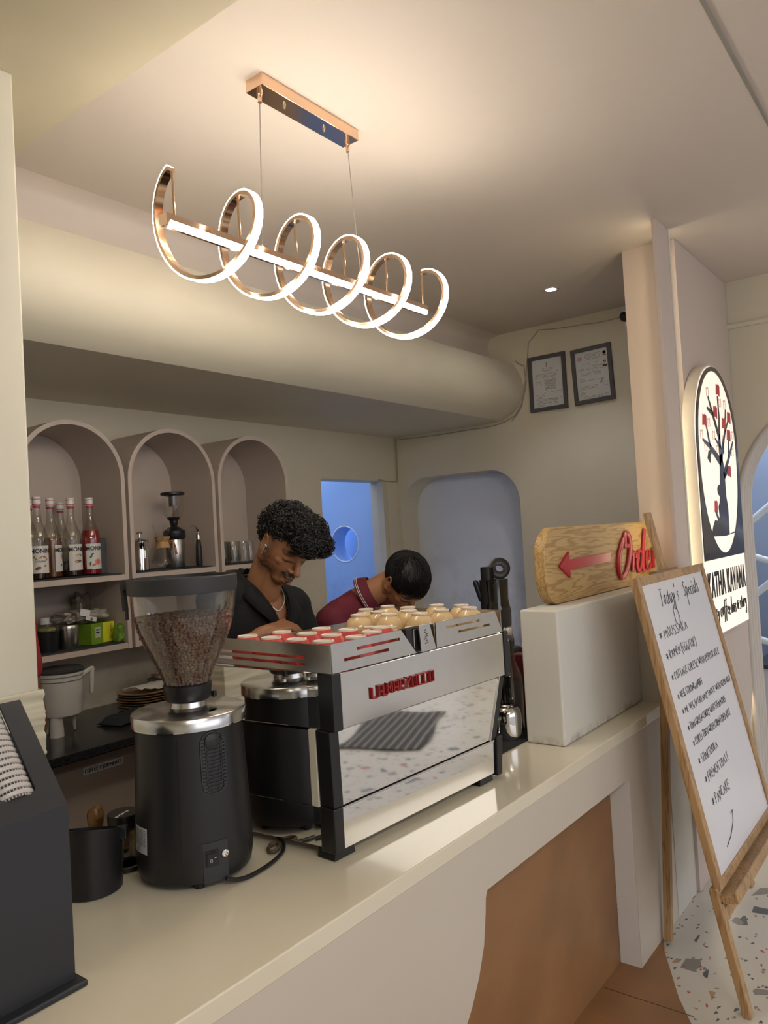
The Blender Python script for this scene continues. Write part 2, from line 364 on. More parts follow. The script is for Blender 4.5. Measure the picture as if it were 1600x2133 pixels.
_g('*', 5, [(2.5, 8), (2.5, 1)], [(0, 6.5), (5, 2.5)], [(5, 6.5), (0, 2.5)]); _g('(', 2.5, [(2.5, 12), (.5, 8), (.5, 2), (2.5, -2)]); _g(')', 2.5, [(0, 12), (2, 8), (2, 2), (0, -2)]); _g('/', 3, [(0, -1), (3, 11)])
_g('a', 4.5, [(4, 5.5), (1.5, 6), (0, 2.5), (1.5, 0), (4, 2), (4, 5.5), (4, 1), (5, .3)]); _g('c', 4, [(4, 5), (2, 6), (0, 3), (1.5, 0), (4, 1)]); _g('d', 4.5, [(4, 5), (1.5, 6), (0, 2.5), (1.5, 0), (4, 2), (4.3, 11), (4.2, .5)])
_g('e', 4, [(0, 3), (4, 3.6), (2.5, 6), (0, 3.5), (1.5, 0), (4, 1)]); _g('f', 3.5, [(3.8, 10), (2, 11), (1.6, 6), (1.2, -4)], [(0, 5.5), (3.5, 6)]); _g('h', 4.5, [(0, 0), (.5, 11)], [(0, 3), (2.5, 6), (4, 4), (4.2, 0)])
_g('i', 1.5, [(.5, 6), (.5, .5), (1.5, 0)], [(.5, 8), (.7, 8.6)]); _g('l', 2, [(0, 2), (2, 10), (1, 11), (.5, 1), (2, 0)]); _g('m', 7, [(0, 0), (0, 6)], [(0, 4), (2, 6), (3, 4), (3, 0)], [(3, 4), (5, 6), (6.5, 4), (6.5, 0)])
_g('n', 4.5, [(0, 0), (0, 6)], [(0, 4), (2.5, 6), (4, 4), (4.2, 0)]); _g('o', 4, [(2, 6), (0, 3), (2, 0), (4, 3), (2, 6), (4.5, 5.5)]); _g('p', 4, [(0, 6), (.6, -7)], [(.2, 4), (2.5, 6), (4, 3), (2, 0), (.4, 1)])
_g('r', 3, [(0, 0), (.3, 6)], [(.2, 3), (1.5, 5.5), (3, 5.8)]); _g('s', 3.5, [(3.5, 5), (2, 6.2), (.8, 4.6), (3, 2), (2, 0), (0, .6)]); _g('t', 3, [(1.5, 9), (1.5, 1), (3, .2)], [(0, 6.5), (3, 7)])
_g('u', 4.5, [(0, 6), (.3, 1), (2, 0), (4, 2), (4.2, 6), (4.4, .4)]); _g('v', 4, [(0, 6), (2, 0), (4, 6)]); _g('y', 4.5, [(0, 6), (1, 2), (3.5, 3), (4.2, 6), (3.6, -3), (2, -5), (0, -3)]); _g("'", 1.5, [(.8, 11), (.3, 8.5)])
def strokes(text, h, width, r, rng=None, jit=.35, slant=.0):
    """handwritten text in local x,y; fills the given width; h is cap height"""
    rng = rng or random.Random(len(text))
    adv = sum((G[c][0] + 2.2) if c in G else 3.5 for c in text) - 2.2
    sx_ = width / adv; sy = h / 10.0; x = 0; mb = MB()
    for c in text:
        if c not in G: x += 3.5; continue
        w, sts = G[c]; dy = rng.uniform(-.6, .6)
        for st in sts:
            pts = [Vector(((x + a + rng.uniform(-jit, jit) * .5) * sx_ + slant * (b * sy), (b + dy + rng.uniform(-jit, jit)) * sy, 0)) for a, b in st]
            if len(pts) > 2:   # round the corners a little
                q = [pts[0]]
                for i in range(1, len(pts) - 1): q += [pts[i].lerp(pts[i - 1], .25), pts[i].lerp(pts[i + 1], .25)]
                pts = q + [pts[-1]]
            mb.tube(pts, r, 4, up=(0, 0, 1))
        x += w + 2.2
    return mb
# ================================================================ SETTING
ZC = 3.10
struct('floor', MB().box((-3, -4, -.1), (10.5, 6.5, 0)), TERR, sm=False)
# brown microcement inlay around the counter foot, with its curved edge
edge = [(3.14, 1.099), (3.05, 1.068), (2.938, 1.012), (2.777, .932), (2.658, .857), (2.50, .73), (2.36, .57), (2.26, .38), (2.2, .15), (2.2, -.2)]
struct('floor_inlay', MB().prism([(3.14, 1.3)] + edge + [(-2.5, -.2), (-2.5, 1.3)], .0005, .003, 'z'), BROWN, sm=False)
gl = MB(); gl.box((2.697, .86, .003), (2.700, 1.175, .0036)); gl.box((1.75, .1, .003), (1.753, 1.175, .0036))
struct('trim_floor_joint', gl, M('joint_line', (.06, .035, .02), .7), sm=False)
c = MB(); c.box((1.245, .50, ZC), (5.2, 2.80, ZC + .12)); c.box((1.245, -4, ZC + .006), (10.5, .4998, ZC + .12)); c.box((4.99, .50, ZC), (10.5, 1.3, ZC + .12))
struct('ceiling', c, CEIL, sm=False)
struct('ceiling_soffit', MB().box((-3, -4, 2.98), (1.245, 2.78, ZC + .12)), M('soffit_paint', (.58, .52, .38), .6, var=.02), sm=False)
struct('trim_ceiling_line', MB().box((1.245, .4905, ZC - .001), (9, .5, ZC + .001)), M('groove', (.30, .28, .25), .7), sm=False)
# curved bulkhead over the back wall
prof = [(2.80, ZC), (2.80, 2.865), (2.540, 2.862), (2.510, 2.815), (2.486, 2.760), (2.472, 2.705), (2.474, 2.655), (2.490, 2.605), (2.52, 2.56), (2.57, 2.515), (2.66, 2.474), (3.634, 2.468), (3.634, ZC)]
cv = [(2.60, ZC + .01), (2.66, ZC - .002), (2.71, ZC - .018), (2.735, ZC - .05), (2.735, ZC - .10), (2.715, ZC - .18), (2.70, 2.862), (2.799, 2.862), (2.799, ZC + .01)]
struct('ceiling_cove', MB().prism(cv, -1.5, 4.949, 'x'), CEIL, ang=60)
b = MB(); b.prism([(y, z) for y, z in prof], -1.5, 4.95, 'x'); struct('ceiling_bulkhead', b, CREAM, ang=20)
# back wall with the doorway at its right end
b = MB(); b.box((-1.5, 3.634, 0), (4.04, 3.80, 2.52)); b.box((4.04, 3.634, 2.12), (4.95, 3.80, 2.52)); b.box((4.81, 3.634, 0), (4.95, 3.80, 2.12))
struct('wall_back', b, CREAMS, sm=False)
b = MB(); b.box((4.765, 3.64, 0), (4.81, 3.70, 2.12)); struct('trim_door_jamb', b, M('jamb_cream', (.60, .55, .42), .5), sm=False)
# right wall: rounded recess and the big arch
w = struct('wall_right', MB().prism([(-.42, 0), (3.80, 0), (3.80, ZC + .1), (-.42, ZC + .1)], 4.95, 5.17, 'x'), CREAM, sm=False)
boolean_cut(w, MB().prism([(2.555, .60), (3.605, .60)] + arc(3.345, 1.87, .26, 0, PI / 2, 10) + arc(2.80, 1.885, .245, PI / 2, PI, 10), 4.9, 5.3, 'x'))
boolean_cut(w, MB().prism([(-.14, -.1), (1.09, -.1)] + arc(.475, 1.76, .615, 0, PI, 26), 4.9, 5.3, 'x'))
MATS['recess_blue'] = stained('recess_daylit_blue', (.74, .79, .90), (.22, .20, .15), .8, 1.7, amt=.7, scale=2.5)  # base colour brightened to stand for daylight in the recess; patches are grime
struct('wall_recess', MB().box((5.171, 2.3, .3), (5.21, 3.8, 2.4)), MATS['recess_blue'], sm=False)
# ribbed arch lining
for i in range(4):
    r = .624 - i * .004; x = 4.958 + i * .05
    pts = [(x, .475 + r, .01), (x, .475 + r, 1.0)] + [(x, p[0], p[1]) for p in arc(.475, 1.76, r, 0, PI, 30)] + [(x, .475 - r, .01)]
    o = struct('trim_arch_rib', MB().tube(pts, .020, 10), M('arch_rib_paint', (.56, .52, .48), .45), ang=60)
struct('trim_wall_band', MB().box((4.935, -.42, 2.815), (4.949, 1.10, 2.84)), CREAM, sm=False)
# yard room behind the doorway
BLUEW = stained('blue_washed_wall', (.34, .52, .86), (.10, .10, .12), .8, 1.6, amt=.6, scale=4)
w = struct('wall_yard_right', MB().box((4.951, 3.801, 0), (5.12, 6.2, 2.55)), BLUEW, sm=False)
boolean_cut(w, MB().lathe([(.143, -.2), (.143, .3)], 40, Matrix.Translation((5.0, 4.22, 1.64)) @ Matrix.Rotation(PI / 2, 4, 'Y')))
tr = MB(); tr.tube([(4.952, 4.22 + .15 * math.cos(a), 1.64 + .15 * math.sin(a)) for a in np.linspace(0, 2 * PI, 40, endpoint=False)], .005, 8, closed=True)
struct('window_1', tr, M('window_rim_white', (.7, .72, .75), .4), ang=60)
struct('window_1_shaft', MB().box((5.121, 3.9, 1.3), (5.60, 4.6, 2.0)).box((5.2, 3.8, 1.2), (5.21, 3.81, 1.21)), M('window_back_blue', (.42, .50, .62), .5), sm=False).location.x = .12
struct('wall_yard_back', MB().box((2.6, 6.0, 0), (4.95, 6.2, 2.55)), BLUEW, sm=False)
struct('wall_yard_left', MB().box((2.6, 3.801, 0), (2.8, 6.0, 2.55)), BLUEW, sm=False)
struct('trim_dado', MB().box((4.942, 3.83, 1.088), (4.9508, 6.0, 1.096)), M('dado_line', (.2, .23, .3), .6), sm=False)
# stairwell beyond the arch and the rest of the cafe floor behind the camera
BG = M('stairwell_blue_grey', (.20, .23, .29), .6)
struct('wall_stairwell_back', MB().box((8.6, -4, 0), (8.75, 6.3, ZC + .1)), BG if False else M('far_cream', (.60, .55, .45), .6), sm=False)
struct('wall_stairwell_side', MB().box((5.22, 2.6, 0), (8.6, 2.75, ZC + .1)).box((7.45, .2, 0), (7.6, 2.6, ZC + .1)), BG, sm=False)
struct('wall_left', MB().box((-3.1, -4, 0), (-3, 6.2, ZC + .1)), CREAM, sm=False)
# square column at the left with stretch film round its lower part
col = struct('wall_column', MB().box((.50, 1.95, 0), (1.035, 2.32, 2.98)), M('column_paint', (.70, .66, .54), .5, var=.03, vscale=3), sm=False, bevel=.006)
def film(u, v):
    per = 2 * (.555 + .39); d = u * per; z = .92 + v * .43
    k = .0035 * noise.noise((d * 3, z * 75, 1)) + .0030 * noise.noise((d * 6 + z * 30, z * 120, 4))
    o = .008 + k
    x0, x1, y0, y1 = .50 - o, 1.035 + o, 1.95 - o, 2.32 + o
    if d < .555: return (x0 + (x1 - x0) * d / .555, y0, z)
    d -= .555
    if d < .39: return (x1, y0 + (y1 - y0) * d / .39, z)
    d -= .39
    if d < .555: return (x1 - (x1 - x0) * d / .555, y1, z)
    d -= .555
    return (x0, y1 - (y1 - y0) * min(1, d / .39), z)
fm = MB().grid(film, 160, 90)
struct('trim_stretch_film', fm, M('stretch_film', (.66, .61, .47), .22, var=.03, coat=.4), ang=80)

# partition at the right end of the counter, light fin and pink panel
b = MB(); b.box((3.35, 1.10, 0), (3.74, 1.345, 1.395)); b.box((3.74, 1.131, 0), (3.93, 1.345, 1.395)); struct('wall_partition', b, M('partition_paint', (.60, .58, .52), .45), sm=False)
struct('trim_light_fin', MB().box((3.62, 1.085, 0), (3.80, 1.105, ZC)), PINKW, sm=False, bevel=.002)
struct('trim_fin_edge', MB().box((3.8002, 1.08, 0), (3.816, 1.12, ZC)), M('fin_edge_white', (.74, .70, .62), .4), sm=False)
struct('wall_pink_core', MB().box((3.94, 1.16, 1.3), (4.949, 1.36, ZC)).box((3.86, 1.134, 1.396), (3.94, 1.16, ZC)).box((4.25, 1.16, .5), (4.949, 1.36, 1.3)), PINKW, sm=False)
pp = [(3.955, ZC - .001), (3.955, .95)] + arc(4.46, .80, .485, PI, 2 * PI, 24) + [(4.945, ZC - .001)]
struct('wall_pink_panel', MB().prism(pp, 1.10, 1.125, 'y'), PINKW, sm=False, bevel=.001)
LED = M('led_warm', (1, 1, 1), .5, var=0, emis=(1, .85, .58), es=6.5)
def led(name, mb, label, parent=None):
    o = link(name, mb, LED, sm=False)
    if parent: o.parent = parent
    else: tag(o, label, 'led strip')
    return o
led('led_strip', MB().box((3.817, 1.112, .05), (3.825, 1.119, 3.06)), 'warm glowing strip of light in the gap between the upright fin and pink panel')
led('led_strip', MB().box((3.66, 1.1055, 1.42), (3.68, 1.112, 3.06)), 'warm glowing strip of light behind the upright fin on its camera side')
pts = [(4.951 - .012 + 0 * a, 1.115, z) for a, z in ()]
curve = [(x, 1.14, z) for x, z in arc(4.46, .80, .470, PI * 1.05, 1.999 * PI, 24)]
led('led_strip', MB().tube(curve, .005, 4), 'warm glowing strip of light under the rounded foot of the pink panel')

# ================================================================ COUNTER
ct = thing('serving_counter', 'long cream serving counter with glossy top and recessed brown panel', 'counter', (1.5, 1.5, 0))
def cp(name, mb, mat, **k):
    o = link(name, mb, mat, ct, **k); o.location = (-1.5, -1.5, 0); return o
cp('worktop', MB().box((-1.2, 1.10, .868), (3.349, 1.93, .91)), WTOP, sm=False, bevel=.003)
fp = [(3.349, 0), (3.349, .868), (-1.2, .868), (-1.2, 0), (.2, 0), (.75, .02), (1.10, .08), (1.36, .18), (1.54, .30), (1.62, .38), (1.669, .444), (1.696, .47), (1.739, .528), (1.772, .594), (1.79, .674), (1.795, .71), (1.806, .727), (2.89, .718), (2.89, 0)]
cp('front_panel', MB().prism(fp, 1.102, 1.184, 'y'), CFRONT, sm=False)
cp('recess_panel', MB().box((-1.2, 1.185, 0), (2.89, 1.20, .866)), BROWN, sm=False)
cp('end_board', MB().box((2.8895, 1.104, 0), (2.8905, 1.184, .717)), WHITE, sm=False)
cp('back_panel', MB().box((-1.2, 1.90, 0), (3.349, 1.92, .866)), PINK, sm=False)
solo('upstand_block', MB().box((0, 0, 0), (.804, .148, .484)), BLOCKM, 'scuffed white upstand block on the counter carrying the wooden arrow sign', 'block', (2.545, 1.197, .911), sm=False, bevel=.006)
solo('upstand_block', MB().box((0, 0, 0), (.58, .12, .0)), BLOCKM, 'x', 'x') if False else None
# ================================================================ PENDANT LAMP
LGT = M('led_diffuser', (1, 1, 1), .5, var=0, emis=(1, .91, .77), es=24.0)
lamp = thing('pendant_lamp', 'rose gold spiral pendant lamp with glowing white coil hanging over the counter', 'lamp', (1.84, 1.635, ZC))
def lp(name, mb, mat, par=None, **k):
    o = link(name, mb, mat, par or lamp, **k)
    if par is None: o.location = (-1.84, -1.635, -ZC)
    return o
cn = lp('canopy', MB().box((1.612, 1.597, 3.062), (2.066, 1.668, 3.0995)), GOLD, sm=False, bevel=.001)
for x in (1.739, 1.925):
    lp('screw', MB().lathe([(.0055, 0), (.0055, .004), (.003, .010), (.003, .013)][::-1], 12, Matrix.Translation((x, 1.632, 3.062)) @ Matrix.Scale(-1, 4, (0, 0, 1))), M('screw_brass', (.75, .68, .5), .2, 1.0), cn)
for xt, xb in ((1.636, 1.615), (2.05, 2.085)):
    cb = lp('cable', MB().tube([(xt, 1.635, 3.045), (xb, 1.635, 2.586)], .0016, 6), M('steel_wire', (.35, .33, .30), .35, .6))
    lp('cable_grip', MB().lathe([(.0065, 0), (.0065, .022), (.009, .024), (.009, .032)], 14, Matrix.Translation((xt, 1.635, 3.030))), GOLD, cb)
    lp('cable_nipple', MB().lathe([(.007, 0), (.003, .014)], 12, Matrix.Translation((xb, 1.635, 2.573))), GOLD, cb)
bar = lp('light_bar', MB().prism([(1.618, 2.574), (1.618, 2.548), (1.624, 2.542), (1.643, 2.542), (1.651, 2.552), (1.651, 2.574)], 1.256, 2.47, 'x'), GOLD, sm=False)
lp('bar_diffuser', MB().prism([(1.6175, 2.556), (1.6140, 2.552), (1.6140, 2.545), (1.6195, 2.5385), (1.6255, 2.5385), (1.6255, 2.5415), (1.6175, 2.549)], 1.268, 2.462, 'x'), LGT, bar, sm=False)
# coil: five turns round the bar
R0 = .138; CY, CZ = 1.635, 2.572; X0, PITCH = 1.290, .2360; TURNS = 5.0
def coil(r0, r1, w0, w1, t0=0, t1=TURNS, n=400):
    mb = MB(); vs = []; fs = []
    for i in range(n + 1):
        t = t0 + (t1 - t0) * i / n; a = PI / 2 + 2 * PI * t; x = X0 + PITCH * t
        # starts at the top, turns to +y, bottom, -y
        cy, sz = math.cos(a), math.sin(a)
        for r, w in ((r0, w0), (r1, w0), (r1, w1), (r0, w1)): vs.append((x + w, CY - r * -1 * cy * -1 if False else CY - r * cy * -1, CZ + r * sz))
    # mirror so that the first quarter goes towards +y
    vs = [(x, 2 * CY - y, z) for x, y, z in vs]
    for i in range(n):
        for k in range(4):
            a_ = i * 4 + k; b_ = i * 4 + (k + 1) % 4; fs.append((a_, b_, b_ + 4, a_ + 4))
    fs += [(0, 1, 2, 3), (n * 4 + 3, n * 4 + 2, n * 4 + 1, n * 4)]
    return mb.add(vs, fs)
sp = lp('spiral', coil(R0 - .011, R0, -.0125, .0125), GOLD, ang=40)
lp('spiral_diffuser', coil(R0 + .0003, R0 + .0045, -.0115, .0115, .004, TURNS - .004), LGT, sp, ang=40)
for k in range(6):
    x = X0 + PITCH * k + (.004 if k == 0 else (-.004 if k == 5 else 0))
    lp('spoke', MB().tube([(x, CY, CZ), (x, CY, CZ + R0 - .010)], .0042, 10), GOLD)
    
# ================================================================ CEILING AND WALL FITTINGS
dl = thing('downlight', 'small round white downlight glowing in the ceiling', 'downlight', (4.244, 1.901, ZC))
link('trim_ring', MB().lathe([(.030, -.004), (.047, -.005), (.050, -.001), (.050, 0), (.030, 0)], 40, cap0=False, cap1=False), M('downlight_ring', (.55, .53, .52), .4), dl)
link('lens', MB().lathe([(.0001, -.0025), (.031, -.0025)], 32), M('downlight_lens', (1, 1, 1), .5, var=0, emis=(.95, .95, 1), es=22.0), dl)
_d = bpy.data.lights.new('downlight_glow', 'SPOT'); _d.energy = 8; _d.spot_size = 1.9; _d.spot_blend = .6; _d.shadow_soft_size = .03; _d.color = (.95, .95, 1)
_o = bpy.data.objects.new('downlight_glow', _d); COL.objects.link(_o); _o.location = (4.244, 1.901, ZC - .02)
cc = thing('security_camera', 'small white dome security camera with dark lens by the pink wall corner', 'camera', (4.949, 1.675, 3.03))
link('mount', MB().box((-.05, -.03, -.075), (0, .03, -.05)), WHITE, cc, sm=False, bevel=.004)
link('housing', MB().ell((-.055, 0, -.005), (.055, .055, .05)), WHITE, cc)
link('lens_dome', MB().ell((-.085, .012, -.02), (.034, .034, .034)), BLACK, cc)
WIRE = M('grey_wire', (.35, .33, .27), .5)
def wire(label, pts, r=.004):
    q = []
    for i in range(len(pts) - 1):
        a, b_ = Vector(pts[i]), Vector(pts[i + 1])
        for k in range(5):
            t = k / 5; p = a.lerp(b_, t); p.z -= .006 * math.sin(PI * t); q.append(p)
    q.append(Vector(pts[-1])); solo('wall_cable', MB().tube(q, r, 6), WIRE, label, 'cable')
X = 4.944
bk = [(X, 2.52, 2.885), (X, 2.455, 2.84), (X, 2.447, 2.72), (X, 2.485, 2.59), (X, 2.55, 2.50), (X, 2.68, 2.455), (X, 2.9, 2.445), (X, 3.625, 2.452)]
wire('grey cable clipped round the curved end of the bulkhead', bk)
wire('thin cable sagging from the security camera down past the framed certificates', [(X, 1.74, 3.03), (X, 2.0, 3.04), (X, 2.33, 3.07), (X, 2.41, 3.0), (X, 2.44, 2.8), (X, 2.49, 2.56), (X, 2.58, 2.46)], .0032)
wire('vertical cable running down the room corner beside the doorway', [(4.937, 3.61, 2.45), (4.94, 3.615, 2.3), (4.935, 3.62, 2.12), (4.7, 3.627, 2.128)], .004)
solo('socket_plate', MB().box((-.075, -.008, -.085), (.075, 0, .085)).box((-.05, -.011, -.04), (.05, -.007, .04)), M('switch_white', (.60, .56, .46), .4), 'cream switch plate on the back wall left of the doorway', 'switch', (3.85, 3.634, 1.10), sm=False, bevel=.002)
solo('wall_nail', MB().tube([(0, 0, 0), (0, -.03, .008)], .006, 8).ell((0, -.032, .008), .011, n=8, m=6), M('nail_rust', (.10, .07, .05), .6), 'small dark knob fixed in the back of the left arched cabinet', 'hook', (1.80, 3.618, 2.075))

PAPER = M('paper', (.62, .63, .63), .6, var=.02)
FAINT = M('print_grey', (.16, .16, .17), .6, var=0)
RNG = random.Random(3)
def lines(y0, y1, z, n, dz, x0, gaps=True):
    """rows of unreadable small print on plane x=const, running from y0 down to y1"""
    mb = MB()
    for i in range(n):
        y = y0
        zz = z - i * dz
        while y > y1 + .004:
            wd = RNG.uniform(.006, .02); e = max(y1, y - wd)
            if RNG.random() > .12: mb.box((x0, e, zz), (x0 + .0006, y - .0015, zz + .0022))
            y = e
    return mb
def certificate(ya, yb, z0, z1, tilt, label, second):
    # viewer sees +y on the left
    w_, h_ = ya - yb, z1 - z0; t = thing('framed_certificate', label, 'certificate', (4.949, (ya + yb) / 2, (z0 + z1) / 2))
    f = MB()
    bw = .026
    f.box((-.022, -w_ / 2, -h_ / 2), (0, w_ / 2, -h_ / 2 + bw)); f.box((-.022, -w_ / 2, h_ / 2 - bw), (0, w_ / 2, h_ / 2)); f.box((-.022, -w_ / 2, -h_ / 2 + bw), (0, -w_ / 2 + bw, h_ / 2 - bw)); f.box((-.022, w_ / 2 - bw, -h_ / 2 + bw), (0, w_ / 2, h_ / 2 - bw))
    link('frame', f, GREY, t, sm=False, bevel=.002)
    link('sheet', MB().box((-.008, -w_ / 2 + bw, -h_ / 2 + bw), (-.004, w_ / 2 - bw, h_ / 2 - bw)), PAPER, t, sm=False)
    L, Rr = w_ / 2 - bw - .018, -w_ / 2 + bw + .015; px = -.0088; top = h_ / 2 - bw
    p = MB()
    if not second:
        p.add(lines(.05, -.045, top - .07, 3, .008, px).v, []) if False else None
        for a in (lines(.04, -.045, top - .068, 3, .009, px), lines(L, -.06, top - .105, 4, .009, px), lines(L, .045, top - .155, 3, .009, px), lines(.025, -.06, top - .15, 12, .006, px), lines(L, .05, top - .245, 4, .009, px), lines(-.02, Rr, top - .235, 1, .009, px), lines(L, .03, top - .30, 4, .009, px), lines(.0, -.07, top - .285, 5, .008, px), lines(L, Rr, top - h_ + .105, 2, .010, px), lines(L, Rr + .03, top - h_ + .078, 1, .01, px)): p.add(a.v, a.f)
        for k in range(5): p.box((px, -.003 + 0, top - .058 + k * .007), (px + .0006, .005 + .004 * (k % 2), top - .053 + k * .007))
        for k in range(14):   # diagonal stamp running up the page
            y, z = .07 - k * .011, top - .30 + k * .0155; p.box((px, y - .005, z), (px + .0006, y + .002, z + .004))
    else:
        for a in (lines(.05, -.06, top - .022, 5, .009, px), lines(.06, -.04, top - .085, 1, .01, px), lines(L, .01, top - .115, 2, .009, px), lines(-.0, -.085, top - .105, 4, .008, px), lines(L, .01, top - .15, 2, .009, px), lines(-.0, -.06, top - .145, 3, .008, px), lines(L, .05, top - .185, 2, .009, px), lines(L, Rr, top - .2, 1, .009, px), lines(L, -.03, top - .235, 3, .009, px), lines(-.06, Rr, top - .225, 3, .012, px), lines(L, .06, top - .275, 3, .007, px), lines(L, Rr, top - .305, 3, .008, px), lines(L, Rr, top - .335, 2, .012, px)): p.add(a.v, a.f)
    link('print', p, FAINT, t, sm=False)
    if second:
        r = MB(); r.lathe([(.0001, 0), (.011, 0)], 16, frame((px, Rr + .008, top - .03), (0, 1, 0), (0, 0, 1))); r.box((px - .0003, Rr - .004, top - .05), (px, Rr + .02, top - .043))
        link('crest', r, M('crest_red', (.35, .08, .06), .6), t, sm=False)
        ph = link('portrait', MB().box((px, Rr - .006, top - .125), (px + .0008, Rr + .024, top - .078)), M('portrait_white', (.7, .66, .66), .6), t, sm=False)
        h = MB(); h.ell((px - .0005, Rr + .009, top - .090), (.0004, .0095, .008)); h.box((px - .0009, Rr - .006, top - .124), (px, Rr + .024, top - .112)); link('portrait_dark_hair', h, INK, ph, sm=False)
        h = MB(); h.ell((px - .001, Rr + .009, top - .097), (.0004, .0068, .009)); link('portrait_face', h, M('portrait_skin', (.45, .27, .2), .6), ph, sm=False)
        ck = MB(); ck.tube([(px - .001, -.045, top - .215), (px - .001, -.052, top - .232), (px - .001, -.068, top - .195)], .0022, 4); link('tick_mark', ck, FAINT, t, sm=False)
        ls = MB()
        for k in range(6): ls.box((px, L - .004 - k * .005, top - .06 + .004 * (k % 3)), (px + .0005, L - .001 - k * .005, top - .03))
        link('logo', ls, M('logo_red_faint', (.45, .2, .2), .6), t, sm=False)
    t.rotation_euler = (tilt, 0, 0)
    return t
certificate(2.42, 2.142, 2.497, 2.884, .0, 'grey framed certificate with a small black emblem, hanging left of the framed licence with photo', False)
certificate(2.095, 1.815, 2.503, 2.88, -.03, 'grey framed licence with small portrait photo and red crest, right of the plainer certificate', True)

# ================================================================ BACKLIT WALL SIGN
FY = 1.0
sg = thing('illuminated_sign', 'backlit arched sign with tree emblem and cafe name on the pink panel', 'sign', (4.28, 1.099, 1.10))
def sp_(name, mb, mat, par=None, **k):
    o = link(name, mb, mat, par or sg, **k)
    if par is None: o.location = (-4.28, -1.099, -1.10)
    return o
SF = 1.04
outl = [(3.865, 1.10), (3.865, 2.08)][::-1]
def arch_o(x0, x1, zb, zt): 
    cx = (x0 + x1) / 2; rx = (x1 - x0) / 2
    return [(x1, zb)] + [(cx + rx * math.cos(a), zt - rx + rx * math.sin(a)) for a in np.linspace(0, PI, 40)] + [(x0, zb)]
sp_('sign_box', MB().prism(arch_o(3.865, 4.705, 1.10, 2.495), SF + .003, 1.098, 'y'), M('sign_side', (.66, .60, .52), .4), ang=30)
SGL = M('sign_backlit_acrylic', (.9, .88, .84), .4, var=0, emis=(1, .87, .68), es=.38)
def ringface(outer, inner, y0, y1):
    mb = MB(); n = len(outer); vs = [(x, y, z) for y in (y0, y1) for L in (outer, inner) for x, z in L]; fs = []
    for i in range(n):
        j = (i + 1) % n
        fs.append((i, j, n + j, n + i)); fs.append((2 * n + i, 3 * n + i, 3 * n + j, 2 * n + j))
        fs.append((i, 2 * n + i, 2 * n + j, j)); fs.append((n + i, n + j, 3 * n + j, 3 * n + i))
    return mb.add(vs, fs)
# lit face, dark surround with oval opening
sp_('lit_panel', MB().prism(arch_o(3.875, 4.695, 1.108, 2.485), SF - .001, SF + .003, 'y'), SGL, sm=False)
ov = []; oo = []
for i in range(64):
    a = 2 * PI * i / 64 - PI / 2
    cx, rx = 4.285, .372
    z = 2.065 + .395 * math.sin(a) if math.sin(a) > 0 else 1.985 + .48 * math.sin(a)
    if abs(math.sin(a)) < 1e-9: z = 2.02
    ov.append((cx + rx * math.cos(a), z))
    # matching outline point: direction from centre to the arch border
    ca, sa = math.cos(a), math.sin(a)
    if sa >= 0:
        oo.append((4.285 + .408 * ca, 2.075 + .408 * sa))
    else:
        t = min(.408 / max(1e-6, abs(ca)), (2.075 - 1.483) / max(1e-6, abs(sa))); oo.append((4.285 + ca * t, 2.075 + sa * t))
for k, tx in ((None, 3.877), (None, 4.693)):
    i = min(range(64), key=lambda q: (oo[q][0] - tx) ** 2 + (oo[q][1] - 1.483) ** 2); oo[i] = (tx, 1.483)
SBLK = M('sign_black', (.028, .020, .028), .12, var=.05)
sp_('sign_surround', ringface(oo, ov, SF - .005, SF - .0015), SBLK, sm=False)
def limb(pts, w0, w1):
    mb = MB(); n = len(pts)
    L = []; Rr = []
    for i, (x, z) in enumerate(pts):
        dx = pts[min(i + 1, n - 1)][0] - pts[max(i - 1, 0)][0]; dz = pts[min(i + 1, n - 1)][1] - pts[max(i - 1, 0)][1]; d = math.hypot(dx, dz)
        w_ = (w0 + (w1 - w0) * i / (n - 1)) / 2; L.append((x - dz / d * w_, z + dx / d * w_)); Rr.append((x + dz / d * w_, z - dx / d * w_))
    return mb.prism(L + Rr[::-1], SF - .005, SF - .0018, 'y')
tree = join(limb([(4.295, 1.605), (4.305, 1.734), (4.315, 1.845), (4.325, 1.956), (4.30, 2.02)], .16, .05), limb([(4.31, 1.98), (4.12, 2.053), (3.99, 2.083)], .045, .012), limb([(4.12, 2.053), (4.07, 2.163)], .022, .010), limb([(4.13, 2.03), (4.10, 2.02), (4.08, 1.98)], .02, .05),
            limb([(4.315, 1.99), (4.31, 2.112), (4.21, 2.229), (4.14, 2.312)], .045, .012), limb([(4.21, 2.229), (4.11, 2.252)], .03, .014), limb([(4.31, 2.10), (4.335, 2.22), (4.33, 2.336)], .03, .010), limb([(4.32, 2.06), (4.23, 2.102)], .02, .008),
            limb([(4.32, 1.98), (4.36, 2.06), (4.44, 2.151), (4.48, 2.276)], .035, .010), limb([(4.44, 2.151), (4.55, 2.244)], .016, .008), limb([(4.37, 2.03), (4.38, 2.09)], .035, .008), limb([(4.345, 1.91), (4.48, 2.008), (4.60, 2.107)], .035, .012), limb([(4.48, 2.008), (4.51, 2.117)], .016, .008), limb([(4.36, 1.90), (4.45, 1.955)], .02, .03),
            MB().prism([(4.03, 1.598), (4.045, 1.61), (4.08, 1.65), (4.12, 1.678), (4.19, 1.672), (4.215, 1.69), (4.205, 1.745), (4.24, 1.775), (4.25, 1.815), (4.36, 1.81), (4.39, 1.748), (4.385, 1.60), (4.52, 1.612), (4.52, 1.604), (4.30, 1.592)], SF - .0052, SF - .0018, 'y'),
            MB().prism(arc(4.245, 1.832, .040, 0, 2 * PI, 16, .030), SF - .0056, SF - .0018, 'y'), limb([(4.20, 1.672), (4.14, 1.722)], .022, .012))
